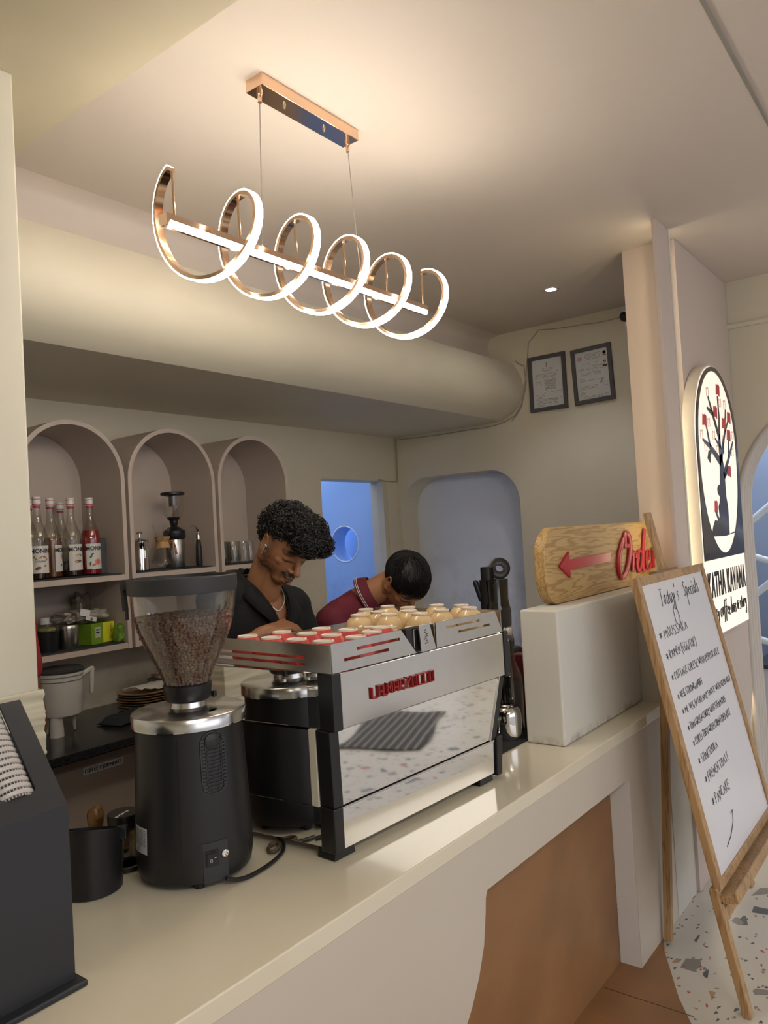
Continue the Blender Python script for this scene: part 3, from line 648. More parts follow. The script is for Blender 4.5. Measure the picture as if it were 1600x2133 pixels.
sp_('tree_emblem', tree, SBLK, sm=False)
for x, z in ((4.34, 2.371), (4.26, 2.246), (4.04, 2.185), (4.42, 2.197), (4.54, 2.239), (4.51, 2.14), (4.47, 1.94), (4.15, 1.749)):
    s_ = .026 if z < 1.8 else .036
    bk_ = MB().prism([(x - s_, z - .03), (x - s_ * .6, z + .028), (x - s_ * .1, z + .020), (x + s_ * .3, z + .03), (x + s_, z + .022), (x + s_ * .8, z - .035), (x + s_ * .1, z - .026)], SF - .0062, SF - .002, 'y')
    sp_('red_book', bk_, M('sign_red', (.42, .03, .05), .3, emis=(.5, .03, .05), es=.12), sm=False)
ol = MB()
for x, z in ((4.14, 2.339), (4.47, 2.306), (4.38, 2.305), (4.21, 2.12), (3.98, 2.11), (4.61, 2.147), (4.04, 2.052), (4.13, 2.18), (4.40, 2.11), (4.26, 2.05), (4.58, 2.05)):
    ol.tube([(x - .02, SF - .002, z - .025), (x - .018, SF - .002, z + .02), (x, SF - .002, z + .012), (x + .02, SF - .002, z + .024), (x + .018, SF - .002, z - .02)], .0014, 4, closed=True)
sp_('faint_outlines', ol, M('sign_faint_pink', (.62, .36, .30), .5), sm=False)
fm4 = frame((4.285, SF - .003, 1.352), (1, 0, 0), (0, 0, 1))
sp_('lettering', text_mesh('KATHA KAVANA', .175, .003, fm4, squash=.525, spacing=1.12, offset=.0035), SBLK, sm=False)
tg = strokes('every coffee has a story', .078, .74, .0033, jit=.2)
sp_('tagline', MB().add(tg.v, tg.f, frame((3.915, SF - .003, 1.185), (1, 0, 0), (0, 0, 1))), SBLK, sm=False)

# ================================================================ ARROW SIGN ON THE BLOCK
og = thing('order_sign', 'knotty pine plank sign with raised red arrow and the word Order', 'sign', (3.28, 1.30, 1.3965))
def oval_plank():
    x0, x1, z0, z1 = 2.64, 3.905, 1.397, 1.692
    return arc(x1 - .09, z1 - .10, .10, 0, PI / 2, 8) + arc(x0 + .13, z1 - .10, .12, PI / 2, PI, 8, .10) + arc(x0 + .10, z0 + .12, .09, PI, 1.5 * PI, 8, .12) + arc(x1 - .10, z0 + .10, .10, 1.5 * PI, 2 * PI, 8)
def op(name, mb, mat, **k):
    o = link(name, mb, mat, og, **k); o.location = (-3.28, -1.30, -1.3965); return o
op('plank', MB().prism(oval_plank(), 1.28, 1.325, 'y'), PINE, bevel=.004, ang=30)
op('arrow', MB().prism([(2.757, 1.540), (2.85, 1.592), (2.85, 1.560), (3.281, 1.566), (3.281, 1.527), (2.85, 1.521), (2.85, 1.489)], 1.270, 1.2798, 'y'), REDA, sm=False)
scr = MB()
def sc(pts, w):
    """brush-script stroke with varying width"""
    q = []; P = [Vector((x, 0, z)) for x, z in pts]
    for i in range(len(P) - 1):
        p0, p1, p2, p3 = P[max(i - 1, 0)], P[i], P[i + 1], P[min(i + 2, len(P) - 1)]
        for k in range(6):
            t = k / 6; q.append(.5 * ((2 * p1) + (-p0 + p2) * t + (2 * p0 - 5 * p1 + 4 * p2 - p3) * t * t + (-p0 + 3 * p1 - 3 * p2 + p3) * t ** 3))
    q.append(P[-1]); rs = []
    for i in range(len(q)):
        d = q[min(i + 1, len(q) - 1)] - q[max(i - 1, 0)]; a = abs(d.z) / (d.length + 1e-9); rs.append(w * (.45 + .55 * a))
    scr.tube([Vector((p.x + .045, 1.273, p.z)) for p in q], rs, 8, up=(0, 1, 0), flat=.5)
sc([(3.44, 1.628), (3.39, 1.60), (3.335, 1.53), (3.335, 1.475), (3.37, 1.445), (3.43, 1.475), (3.48, 1.55), (3.485, 1.62), (3.45, 1.645), (3.42, 1.615), (3.44, 1.585), (3.50, 1.59)], .021)
sc([(3.50, 1.535), (3.525, 1.555), (3.515, 1.50), (3.505, 1.462)], .015); sc([(3.512, 1.50), (3.54, 1.545), (3.565, 1.545), (3.56, 1.52)], .010)
sc([(3.65, 1.545), (3.60, 1.55), (3.57, 1.495), (3.59, 1.458), (3.63, 1.49), (3.66, 1.56), (3.70, 1.655)], .015); sc([(3.70, 1.655), (3.655, 1.53), (3.65, 1.465), (3.68, 1.46)], .015)
sc([(3.70, 1.495), (3.745, 1.515), (3.75, 1.548), (3.715, 1.54), (3.70, 1.485), (3.73, 1.458), (3.77, 1.485)], .011)
sc([(3.79, 1.54), (3.81, 1.555), (3.80, 1.50), (3.795, 1.462)], .015); sc([(3.80, 1.50), (3.825, 1.545), (3.85, 1.545)], .010)
op('lettering', scr, REDA)

# ================================================================ EASEL BOARD
eb = thing('easel_board', 'wooden easel with white board of handwritten specials standing by the counter end', 'easel', (3.24, .86, 0))
SL = Vector((0, .204, .979)).normalized(); UPV = Vector((0, SL.y, SL.z))
EM = frame((2.80, .692, 0), (1, 0, 0), UPV)       # local x right, y up the slope, z towards the viewer
EMl = Matrix.Translation((-3.24, -.86, 0)) @ EM
def ep(name, mb, mat, par=None, **k):
    m2 = MB().add(mb.v, mb.f, EMl) ; return link(name, m2, mat, par or eb, **k)
def h(z): return z / .979
BH0, BH1 = h(.405), h(1.487)
for nm, x in (('leg', -.0), ('leg', .862)):
    ep(nm, MB().box((x - .02, .004, -.030), (x + .018, BH0 + .01, -.002)), EASELW, sm=False, bevel=.003)
fr = ep('frame', MB().box((-.005, BH0, -.018), (.035, BH1, .010)).box((.835, BH0, -.018), (.875, BH1, .010)).box((.036, BH1 - .034, -.018), (.834, BH1, .010)).box((.036, BH0 - .002, -.018), (.834, BH0 + .028, .010)), EASELW, sm=False, bevel=.003)
wb = ep('white_board', MB().box((.034, BH0 + .027, -.012), (.836, BH1 - .033, .002)), M('whiteboard_gloss', (.72, .72, .76), .16, var=.01), sm=False)
ep('ledge', MB().box((.0, BH0 - .045, -.01), (.87, BH0 - .020, .045)).box((.0, BH0 - .045, .045), (.87, BH0 - .008, .055)), EASELW, sm=False, bevel=.002)
ep('crossbar', MB().box((.0, BH0 - .115, -.030), (.87, BH0 - .075, -.010)), EASELW, sm=False, bevel=.002)
ep('mast', MB().box((.440, .25, -.052), (.488, h(1.738), -.030)), EASELW, sm=False, bevel=.003)
ep('hanging_clip', MB().box((.25, BH1 - .005, -.028), (.52, BH1 + .010, .004)), M('clip_dark_wood', (.22, .13, .07), .5), sm=False)
link('rear_leg', MB().tube([(-.115, .215, .012), (-.005, .175, 1.50)], .021, 4), EASELW, eb, sm=False)
link('screw_head', MB().lathe([(.005, 0), (.005, .002), (.001, .003)], 10, EMl @ Matrix.Translation((0, BH0 - .04, -.001))), M('screw_dark', (.12, .1, .08), .4, .8), eb)
def put(text, xa, za, xb, hgt, r=.0017, rot=0.0, **k):
    s_ = strokes(text, hgt, xb - xa, r, random.Random(hash(text) % 7 if False else len(text) * 3), **k)
    ep('handwritten_line', MB().add(s_.v, s_.f, Matrix.Translation((xa - 2.80, h(za) - .008, .0035)) @ Matrix.Rotation(rot, 4, 'Z')), INK, wb, sm=False)
put("Today's", 3.00, 1.372, 3.23, .066, .0011, slant=.25, jit=.15); put('Specials', 3.31, 1.378, 3.52, .062, .0011, slant=.2, jit=.15)
lay = MB(); lay.tube([(x - 2.80, h(z), .0035) for x, z in ((3.165, 1.395), (3.16, 1.36), (3.12, 1.335), (3.115, 1.29), (3.15, 1.265), (3.175, 1.30), (3.165, 1.35))], .0011, 4, up=(0, 0, 1))
ep('pen_loop', lay, INK, wb, sm=False); lay = MB()
for tx, xa, za, xb, hg in (('*MOUSSAKA', 2.892, 1.255, 3.235, .040), ('*RAMEN (EGG/TOF)', 2.905, 1.180, 3.29, .036), ('*COTTAGE CHEESE WITH PEPPER RICE', 2.90, 1.105, 3.56, .030), ('*VEG STRONGANOFF', 2.908, 1.035, 3.232, .028), ('*MIX VEG IN CREAMY SAUCE WITH HERB RICE', 2.915, .980, 3.615, .026), ('*THAI GREEN CURRY WITH STEAM RICE', 2.925, .920, 3.462, .027), ('*CHILLI TOFU WITH CORN FRIED RICE', 2.935, .862, 3.475, .029), ('*SHAKSHUKA', 2.94, .795, 3.195, .032), ('*FRENCH TOAST', 2.955, .725, 3.285, .034), ('*PANCAKE', 2.965, .640, 3.20, .040)):
    put(tx.replace('*', '* '), xa, za, xb, hg * .95, .0009)
lay.tube([(x - 2.80, h(z), .0035) for x, z in ((3.13, .56), (3.16, .565), (3.13, .53), (3.06, .50), (2.99, .485))], .0012, 4, up=(0, 0, 1))
ep('pen_stroke', lay, INK, wb, sm=False)
# ================================================================ ARCHED SHELF UNITS ON THE BACK WALL
def arch_pts(xl, xr, zb, apex, n=28):
    r = (xr - xl) / 2; cx = (xl + xr) / 2
    return [(xr, zb)] + [(cx + r * math.cos(a), apex - r + r * math.sin(a)) for a in np.linspace(0, PI, n)] + [(xl, zb)]
def ring_prism(outer, inner, y0, y1):
    mb = MB(); n = len(outer); vs = [(x, y, z) for y in (y0, y1) for L in (outer, inner) for x, z in L]; fs = []
    for i in range(n - 1):
        j = i + 1
        fs += [(i, j, n + j, n + i), (2 * n + i, 3 * n + i, 3 * n + j, 2 * n + j), (i, 2 * n + i, 2 * n + j, j), (n + i, n + j, 3 * n + j, 3 * n + i)]
    fs += [(0, n, 3 * n, 2 * n), (n - 1, 3 * n - 1, 4 * n - 1, 2 * n - 1)]
    return mb.add(vs, fs)
YF, YB = 3.27, 3.632
UNITS = []
for xr, what in ((2.190, 'pink beige arched shelf unit holding the syrup bottles, next to the column'), (2.752, 'pink beige arched shelf unit holding the coffee brewing gear'), (3.318, 'pink beige arched shelf unit holding the drinking glasses')):
    xl = xr - .502; u = thing('arched_shelf_unit', what, 'shelf', ((xl + xr) / 2, 3.45, 1.22), group='arched shelf units')
    off = (-(xl + xr) / 2, -3.45, -1.22)
    def up_(name, mb, mat, **k):
        o = link(name, mb, mat, u, **k); o.location = off; return o
    up_('shell', ring_prism(arch_pts(xl - .021, xr + .021, 1.222, 2.312), arch_pts(xl, xr, 1.222, 2.291), YF, YB), PINK, ang=30)
    up_('back_panel', MB().prism(arch_pts(xl, xr, 1.222, 2.291), YB - .008, YB - .002, 'y'), PINK, sm=False)
    for z in (1.580, 1.250):
        if z < 1.5 and xr > 3: continue
        up_('shelf', MB().box((xl, YF + .002, z - .026), (xr, YB - .008, z)), PINK, sm=False)
        up_('shelf_mat', MB().box((xl + .01, YF + .012, z + .0005), (xr - .01, YB - .02, z + .007)), M('shelf_mat_black', (.025, .027, .03), .8, bump=.2), sm=False)
    UNITS.append(u)

# ---------------------------------------------------------------- base cabinet with granite
bc = thing('base_cabinet', 'pink beige base cabinet with black granite top along the back wall', 'cabinet', (2.3, 3.3, 0))
def bp_(name, mb, mat, par=None, **k):
    o = link(name, mb, mat, par or bc, **k)
    if par is None: o.location = (-2.3, -3.3, 0)
    return o
bp_('granite_top', MB().box((-.6, 2.90, .868), (3.95, 3.632, .90)), GRANITE, sm=False, bevel=.002)
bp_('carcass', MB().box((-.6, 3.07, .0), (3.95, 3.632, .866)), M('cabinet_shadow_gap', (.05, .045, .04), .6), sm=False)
DOORM = M('cabinet_door_taupe', (.36, .29, .25), .4, var=.02)
d0 = None
for i, x in enumerate((.18, .82, 1.46, 2.10, 2.74, 3.38)):
    d = bp_('door', MB().box((x + .004, 3.05, .08), (x + .632, 3.069, .822)), DOORM, sm=False, bevel=.002)
    if i == 2: d0 = d
bp_('paper_label', MB().box((1.795, 3.0485, .755), (1.985, 3.0495, .785)), PAPER, d0, sm=False)
tw = strokes('COFFEE EQUIPMENTS', .018, .175, .0016, jit=.2)
bp_('label_lettering', MB().add(tw.v, tw.f, frame((1.803, 3.048, .761), (1, 0, 0), (0, 0, 1))), INK, d0, sm=False)

# ---------------------------------------------------------------- syrup bottles
LABEL = M('label_paper', (.62, .60, .56), .5, var=.02)
CAPW = M('cap_white', (.70, .68, .66), .4)
BAND = M('band_red', (.42, .05, .06), .4)
def wrap(mb, R, z0, a0=-PI / 2):
    """bend a flat drawing (x along, y up, z out) round a cylinder"""
    o = MB(); o.f = list(mb.f)
    for x, y, z in mb.v:
        a = a0 + x / R; o.v.append(((R + z) * math.cos(a), (R + z) * math.sin(a), z0 + y))
    return o
def densify_rect(x0, x1, y0, y1, z, n=14):
    mb = MB(); mb.grid(lambda u, v: (x0 + (x1 - x0) * u, y0 + (y1 - y0) * v, z), n, 1); return mb
def syrup(label, loc, col, fill, face, art=None, flav='', rz=0.0, hgt=.372, show=True):
    t = thing('syrup_bottle', label, 'bottle', loc, rz, 'syrup bottles in the left arched shelf')
    k = hgt / .372; R = .0445 * k
    prof = [(.036 * k, 0), (R, .006), (R, .165 * k), (.0415 * k, .20 * k), (.030 * k, .232 * k), (.0195 * k, .262 * k), (.0160 * k, .30 * k), (.0155 * k, .335 * k)]
    link('glass', MB().lathe(prof, 28), thin_clear_bottle, t, ang=60)
    fz = fill * .25 * k
    if fill > 0:
        pr = [(.034 * k, .004)]
        for r, z in prof[1:]:
            if z < fz: pr.append((r - .0015, max(z, .006)))
            else:
                r0, z0 = pr[-1]; f = (fz - z0) / max(1e-6, z - z0); pr.append((r0 + (r - .0015 - r0) * f, fz)); break
        link('syrup', MB().lathe(pr, 28), col, t, ang=60)
    cp_ = link('cap', MB().lathe([(.0185 * k, .333 * k), (.0188 * k, .368 * k), (.017 * k, .372 * k)], 24), CAPW, t)
    link('cap_band', MB().lathe([(.0189 * k, .336 * k), (.0191 * k, .341 * k)], 24, cap0=False, cap1=False).lathe([(.0190 * k, .360 * k), (.0191 * k, .363 * k)], 24, cap0=False, cap1=False).lathe([(.0168 * k, .322 * k), (.0168 * k, .331 * k)], 24, cap0=False, cap1=False), BAND, cp_)
    if show:
        lb = link('label', wrap(densify_rect(-.042 * k, .042 * k, .028 * k, .150 * k, .0008), R, 0), LABEL, t)
        m = text_mesh('MONIN', .027 * k, .0004, Matrix.Translation((0, .126 * k, .0018)), squash=.92, offset=.0006)
        link('brand_lettering', wrap(fine(m, .004), R, 0), INK, lb, sm=False)
        if flav:
            m = strokes(flav, .013 * k, .045 * k, .0007, jit=.1); m2 = MB().add(m.v, m.f, Matrix.Translation((-.022 * k, .076 * k, .0016)))
            link('flavour_lettering', wrap(m2, R, 0), INK, lb, sm=False)
        if art:
            for colr, shapes in art:
                for (cx, cy, r1, r2, ro) in shapes:
                    m = MB().lathe([(.0001, 0), (1, 0)], 14, Matrix.Translation((cx * k, cy * k, .0014 + .0004 * (r1 < .006))) @ Matrix.Rotation(ro, 4, 'Z') @ Matrix.Diagonal((r1 * k, r2 * k, 1, 1)))
                    link('label_art', wrap(m, R, 0), colr, lb, sm=False)
    return t
thin_clear_bottle = thin_clear('bottle_glass', (.90, .90, .86), .05, .04)
LEAF = M('art_green', (.06, .16, .05), .6); ORG = M('art_orange', (.50, .20, .06), .6); PNK = M('art_grapefruit', (.62, .12, .10), .6); BRN = M('art_brown', (.22, .09, .04), .6); PAL = M('art_pale', (.7, .45, .35), .6); YEL = M('art_yellow', (.6, .45, .12), .6)
RED_S = M('syrup_red', (.26, .008, .015), .08, coat=.5); AMB = M('syrup_amber', (.16, .045, .006), .08, coat=.5); DRK = M('syrup_dark', (.03, .008, .008), .08, coat=.5)
SZ = 1.5875
camdir = .62
syrup('syrup bottle with caramel label in front of the others by the column', (1.800, 3.345, SZ), DRK, .28, 0, [(BRN, [(-.012, .05, .014, .007, .3), (.018, .06, .006, .004, .2)]), (ORG, [(.0, .098, .008, .004, .4), (-.02, .092, .007, .004, -.5), (.026, .088, .006, .004, .9)]), (LEAF, [(-.028, .10, .007, .003, .8), (.014, .102, .006, .003, .2)]), (PNK, [(.02, .098, .007, .003, -.3)])], 'Caramel', rz=-.30)
syrup('tall amber syrup bottle with its label turned aside, left of vanilla one', (1.905, 3.42, SZ), AMB, .74, 0, [(BRN, [(.0, .09, .004, .018, .3), (.01, .06, .006, .006, 0), (-.01, .058, .006, .006, 0)])], '', rz=.75)
syrup('clear syrup bottle with small white flower label, left of red one', (1.995, 3.40, SZ), DRK, .25, 0, [(BRN, [(.0, .07, .018, .007, .1)]), (YEL, [(-.004, .10, .010, .005, .6)]), (LEAF, [(.012, .098, .008, .003, -.3)])], '', rz=.10)
syrup('red grapefruit syrup bottle, rightmost and brightest on the shelf', (2.085, 3.385, SZ), RED_S, .86, 0, [(PNK, [(.012, .062, .015, .015, 0)]), (PAL, [(.012, .062, .0125, .0125, 0)]), (PNK, [(.012, .062, .0105, .0105, 0), (-.008, .048, .010, .005, .4)]), (LEAF, [(-.02, .088, .010, .005, .9), (-.014, .10, .008, .004, .3), (-.024, .055, .010, .004, 1.4)])], '', rz=-.12)
syrup('half hidden clear syrup bottle behind the caramel one', (1.860, 3.53, SZ), DRK, .3, 0, rz=.2, show=True)
syrup('short bottle with pale red cap half hidden behind the amber bottle', (2.035, 3.56, SZ), DRK, .3, 0, rz=.3, hgt=.36, show=False)
solo('storage_box', MB().box((-.035, -.06, 0), (.035, .06, .175)), M('slate_grey_box', (.07, .075, .09), .5), 'slate grey upright box behind the red syrup bottle', 'box', (2.148, 3.47, SZ), sm=False, bevel=.004)

# ---------------------------------------------------------------- coffee gear, middle unit
t = thing('french_press', 'polished steel french press at the left of the brewing gear', 'coffee press', (2.342, 3.36, SZ), -2.2)
link('pot', MB().lathe([(.040, 0), (.044, .004), (.044, .10), (.042, .135), (.045, .14), (.045, .146), (.030, .158), (.012, .164), (.006, .168)], 32), CHROME, t)
link('plunger_rod', MB().lathe([(.003, .165), (.003, .19)], 8), CHROME, t); link('plunger_knob', MB().ell((0, 0, .192), (.016, .016, .006)), CHROME, t)
link('handle', MB().tube([(-.04, 0, .13), (-.075, 0, .125), (-.078, 0, .05), (-.042, 0, .03)], .006, 8), BLACK, t)
solo('canister', MB().lathe([(.036, 0), (.037, .003), (.037, .135), (.036, .137), (.038, .138), (.038, .155), (.036, .157)], 28), M('oxblood_tin', (.10, .012, .010), .35), 'dark red round canister behind the french press', 'canister', (2.44, 3.49, SZ))
t = thing('pour_over_carafe', 'hourglass glass pour over carafe with wooden collar', 'coffee maker', (2.487, 3.37, SZ))
link('glass', MB().lathe([(.055, 0), (.066, .01), (.060, .04), (.030, .115), (.023, .135), (.026, .155), (.052, .235)], 32, cap1=False), CLEAR, t, ang=60)
link('wooden_collar', MB().lathe([(.040, .110), (.034, .13), (.031, .14), (.040, .165), (.041, .168), (.026, .168), (.022, .14), (.028, .112), (.040, .110)], 28, cap0=False, cap1=False), wood('collar_wood', (.50, .30, .13), (.38, .2, .08), axis=0), t)
tie = link('leather_tie', MB().tube([(.034, -.01, .140), (.055, -.02, .15), (.066, -.02, .12), (.072, -.022, .085)], .0025, 6).tube([(.034, -.01, .138), (.058, -.022, .13), (.062, -.022, .09), (.066, -.022, .07)], .0025, 6), M('leather_tan', (.34, .13, .04), .6), t)
link('tie_bead', MB().ell((.069, -.022, .078), (.006, .006, .007), n=10, m=8), M('leather_tan', (.34, .13, .04)), tie)
t = thing('siphon_brewer', 'tall siphon coffee brewer with clear upper chamber and black lid', 'coffee maker', (2.603, 3.42, SZ + .001))
link('base', MB().lathe([(.050, 0), (.052, .004), (.052, .145), (.050, .15)], 32), STEEL, t)
link('shoulder', MB().lathe([(.052, .150), (.060, .165), (.058, .195), (.030, .215), (.016, .222)], 32), BLACK, t)
link('neck', MB().lathe([(.016, .222), (.022, .235), (.022, .25), (.034, .262), (.036, .27)], 28), BLACK, t)
link('upper_chamber', MB().lathe([(.036, .265), (.050, .285), (.053, .30), (.053, .385)], 32, cap0=False, cap1=False), CLEAR, t, ang=60)
link('filter_tube', MB().lathe([(.022, .33), (.022, .39)], 20), SMOKE, t)
link('stirring_stick', MB().tube([(-.01, 0, .27), (.03, -.01, .335)], .002, 6), BRN, t)
link('lid', MB().lathe([(.030, .383), (.060, .388), (.064, .392), (.064, .402), (.058, .405)], 32), BLACK, t)
t = thing('hand_grinder', 'small black and steel grinder with curved crank arm, right of siphon', 'coffee grinder', (2.690, 3.33, SZ), .35)
link('handle_grip', MB().lathe([(.0155, 0), (.018, .02), (.016, .10), (.012, .135), (.008, .145)], 20), BLACK, t)
link('grip_tip', MB().lathe([(.011, .143), (.011, .172), (.006, .18)], 16), CHROME, t)
link('crank_arm', MB().tube([(0, 0, .17), (.0, 0, .195), (-.015, 0, .212), (-.055, 0, .218), (-.075, 0, .21)], .0055, 8), CHROME, t)
# ---------------------------------------------------------------- drinking glasses, right unit
g = thing('drinking_glass', 'clear drinking glass, frontmost at the left edge of the arch', 'glass', (2.855, 3.335, 1.5875), group='upturned glasses in the right arched shelf')
link('tumbler', MB().lathe([(.036, 0), (.037, .006), (.034, .05), (.031, .118), (.029, .124), (.0285, .122), (.030, .10), (.034, .01)], 20, cap0=False), CLEAR, g, ang=60)
gl_ = [(2.935, 3.335, 'clear drinking glass, second in the front row of the right arch'), (3.015, 3.335, 'clear drinking glass, third in the front row, nearest the curly haired barista'), (2.855, 3.42, 'clear drinking glass, leftmost of the second row in the right arch'), (2.94, 3.42, 'clear drinking glass in the middle of the second row in the right arch'), (3.025, 3.42, 'clear drinking glass at the right of the second row in the right arch'), (2.86, 3.51, 'clear drinking glass at the back left corner of the right arch'), (2.945, 3.51, 'clear drinking glass at the back middle of the right arch'), (3.03, 3.51, 'clear drinking glass at the back right of the visible glasses'), (3.10, 3.38, 'clear drinking glass mostly hidden behind the barista hair')]
for x, y, lb in gl_: dup(g, (x, y, 1.5875), 0, lb)
# ---------------------------------------------------------------- lower shelf of left unit
Z2 = 1.2575
t = thing('plastic_tub', 'black plastic tub with clear lid and greenish contents by the column', 'tub', (1.832, 3.36, Z2))
link('tub_body', MB().lathe([(.045, 0), (.052, .09), (.055, .093)], 28), BLACK, t); link('contents', MB().ell((0, 0, .098), (.04, .04, .014)), M('dried_herbs', (.20, .19, .05), .8, var=.4, vscale=40), t)
link('clear_lid', MB().lathe([(.057, .093), (.056, .10), (.045, .112), (.0001, .116)], 28), CLEAR, t)
t = thing('white_capped_jar', 'small clear jar with white screw cap behind the plastic tub', 'jar', (1.905, 3.50, Z2))
link('jar_body', MB().lathe([(.03, 0), (.034, .004), (.034, .10), (.026, .115)], 24), CLEAR, t); link('screw_cap', MB().lathe([(.028, .112), (.029, .14), (.027, .142)], 24), CAPW, t)
t = thing('steel_tin', 'round brushed steel tin with ringed lid on the lower shelf', 'tin', (1.935, 3.36, Z2))
link('tin_body', MB().lathe([(.044, 0), (.046, .003), (.046, .078)], 32), STEEL, t); link('tin_lid', MB().lathe([(.0475, .078), (.0475, .09), (.0465, .091), (.0475, .092), (.0475, .104), (.045, .108)], 32), STEEL, t)
solo('dark_tin', MB().lathe([(.03, 0), (.032, .002), (.032, .09), (.03, .092)], 24), BLACK, 'small black tin between steel tin and green tea box', 'tin', (1.998, 3.46, Z2))
t = thing('tea_box', 'green and yellow tea box lying under a crumpled foil bag', 'box', (2.10, 3.40, Z2), .25)
TG = M('tea_green', (.17, .30, .02), .45, var=.15, vscale=8); TY = M('tea_yellow', (.72, .68, .03), .45)
bx = link('carton', MB().box((-.075, -.045, 0), (.075, .045, .098)), TG, t, sm=False)
link('end_panel', MB().box((.0, -.0462, .002), (.0755, -.0448, .096)), TY, bx, sm=False)
link('lettering', text_mesh('GREEN TEA', .016, .0004, frame((.052, -.0466, .05), (0, 0, -1), (1, 0, 0)), squash=.9), INK, bx, sm=False)
link('label_badge', MB().box((-.052, -.0462, .03), (-.018, -.0448, .08)), M('badge_pale', (.45, .50, .40), .5), bx, sm=False)
link('badge_print', lines(0, 0, 0, 0, 0, 0) if False else MB().box((-.046, -.0466, .05), (-.024, -.046, .058)).box((-.046, -.0466, .064), (-.024, -.046, .070)), INK, bx, sm=False)
def crumple(name, label, loc, w, d, h_, mat, seed, rz=0.0, dens=22, k=.35):
    def fn(u, v):
        th = 2 * PI * u; ph = PI * v
        e = .55
        c = lambda a: math.copysign(abs(math.cos(a)) ** e, math.cos(a)); s_ = lambda a: math.copysign(abs(math.sin(a)) ** e, math.sin(a))
        p = Vector((w / 2 * s_(ph) * c(th), d / 2 * s_(ph) * s_(th), h_ / 2 * c(ph)))
        nn = noise.noise(Vector((p.x * 30 + seed, p.y * 30, p.z * 30))) + .5 * noise.noise(Vector((p.x * 80 + seed, p.y * 80, p.z * 80)))
        q = p * (1 + k * nn); q.z = max(q.z + h_ / 2, 0.0); return q
    return solo(name, MB().grid(fn, dens * 2, dens), mat, label, 'bag', loc, rz, ang=12)
FOIL = M('foil_bag', (.20, .17, .13), .25, .35, var=.3, vscale=25)
BAGC = M('clear_foil_wrap', (.30, .27, .23), .2, .3, var=.35, vscale=18)
o = crumple('foil_bag', 'crumpled foil bag with white stickers lying across the tea box', (2.035, 3.41, Z2 + .112), .22, .13, .055, BAGC, 3, .1)
s_ = link('sticker', MB().box((-.07, -.071, .018), (-.015, -.0705, .05)).box((-.035, -.0735, .002), (.025, -.073, .022)), PAPER, o, sm=False); s_.rotation_euler = (0, .25, 0)
crumple('foil_pouch', 'brown crumpled pouch standing behind the tea box end', (2.115, 3.545, Z2 + .10), .10, .05, .135, FOIL, 9, .3)
crumple('green_packet', 'green foil packet wedged between tea box and shelf side', (2.168, 3.315, Z2), .035, .05, .085, M('packet_green', (.16, .30, .04), .3, .2, var=.3, vscale=15), 5, .2)
solo('marker_pen', MB().tube([(0, 0, 0), (.06, .0, .0)], .007, 8).tube([(.061, 0, 0), (.075, 0, 0)], .0075, 8), CAPW, 'white marker pen resting on top of the foil bag', 'pen', (2.01, 3.43, Z2 + .155), .2)
solo('dry_leaf', MB().ell((0, 0, .0015), (.02, .008, .0012), n=12, m=6), M('leaf_dark', (.03, .05, .02), .7), 'small dark green leaf lying on the edge of the lower shelf', 'leaf', (2.05, 3.292, 1.2575), .4)

# ---------------------------------------------------------------- on the granite
t = thing('mixer_jug', 'white jug shaped mixer body with black lid and side handle', 'jug', (1.832, 3.26, .9))
WP = M('old_white_plastic', (.52, .50, .47), .4, var=.03)
link('jug_body', MB().lathe([(.070, .080), (.083, .088), (.087, .10), (.092, .255), (.098, .262), (.098, .275)], 40), WP, t)
link('lid', MB().lathe([(.100, .274), (.101, .283), (.09, .292), (.0001, .296)], 40), DARKG, t)
hd = link('handle', MB().tube([(.085, -.02, .245), (.125, -.02, .262), (.142, -.02, .268)], .011, 8).cap((.140, -.02, .265), (.134, -.02, .16), .012, .009), WP, t)
link('foot', MB().lathe([(.0, 0), (.030, 0), (.026, .09)], 20, Matrix.Translation((-.045, -.03, 0))), WP, t)
for a in (0.2, 2.4): link('foot', MB().cap((.065 * math.cos(a), .065 * math.sin(a), .008), (.06 * math.cos(a), .06 * math.sin(a), .09), .006, .012), WP, t)
link('seam', MB().tube([(-.038 + .0, -.0835, .26), (-.036, -.0812, .20), (-.030, -.0818, .15), (-.028, -.0815, .11)], .0009, 5), M('crack_dark', (.06, .05, .04), .7), t)
link('rim_line', MB().lathe([(.0935, .238), (.0937, .2405)], 40, cap0=False, cap1=False), M('crack_dark', (.06, .05, .04)), t)
pm = M('clay_rim_plate', (.36, .24, .13), .4, var=.06); pw = M('plate_edge_white', (.55, .52, .46), .4)
pt = thing('dinner_plate', 'brown rimmed plate at the bottom of the stack on granite', 'plate', (2.335, 3.36, .9005), group='stack of brown rimmed plates')
link('plate', MB().lathe([(.085, 0), (.09, .002), (.135, .013), (.137, .016), (.133, .0165), (.088, .006), (.0001, .005)], 48), pm, pt)
nm = ['second from the bottom', 'third from the bottom', 'in the middle', 'fifth from the bottom', 'second from the top', 'topmost, carrying a white napkin']
for i, w_ in enumerate(nm): dup(pt, (2.335 + .004 * math.sin(i * 2.1), 3.36 + .003 * math.cos(i * 3), .9005 + .0125 * (i + 1)), 0, 'brown rimmed plate in the granite top stack, ' + w_)
def nap(u, v):
    x = -.095 + .20 * u; y = -.07 + .13 * v
    return (x, y, .012 + .010 * math.sin(u * 5 + 1) * (1 - v) + .008 * noise.noise((u * 5, v * 5, 0)) + .010 * (1 - (2 * v - 1) ** 2))
o = solo('napkin', MB().grid(nap, 30, 20), M('napkin_white', (.62, .60, .56), .8, bump=.2), 'white folded napkin draped over the brown plates', 'napkin', (2.335, 3.355, .9005 + .0125 * 6 + .012), .15); solidify(o, .006, 1)
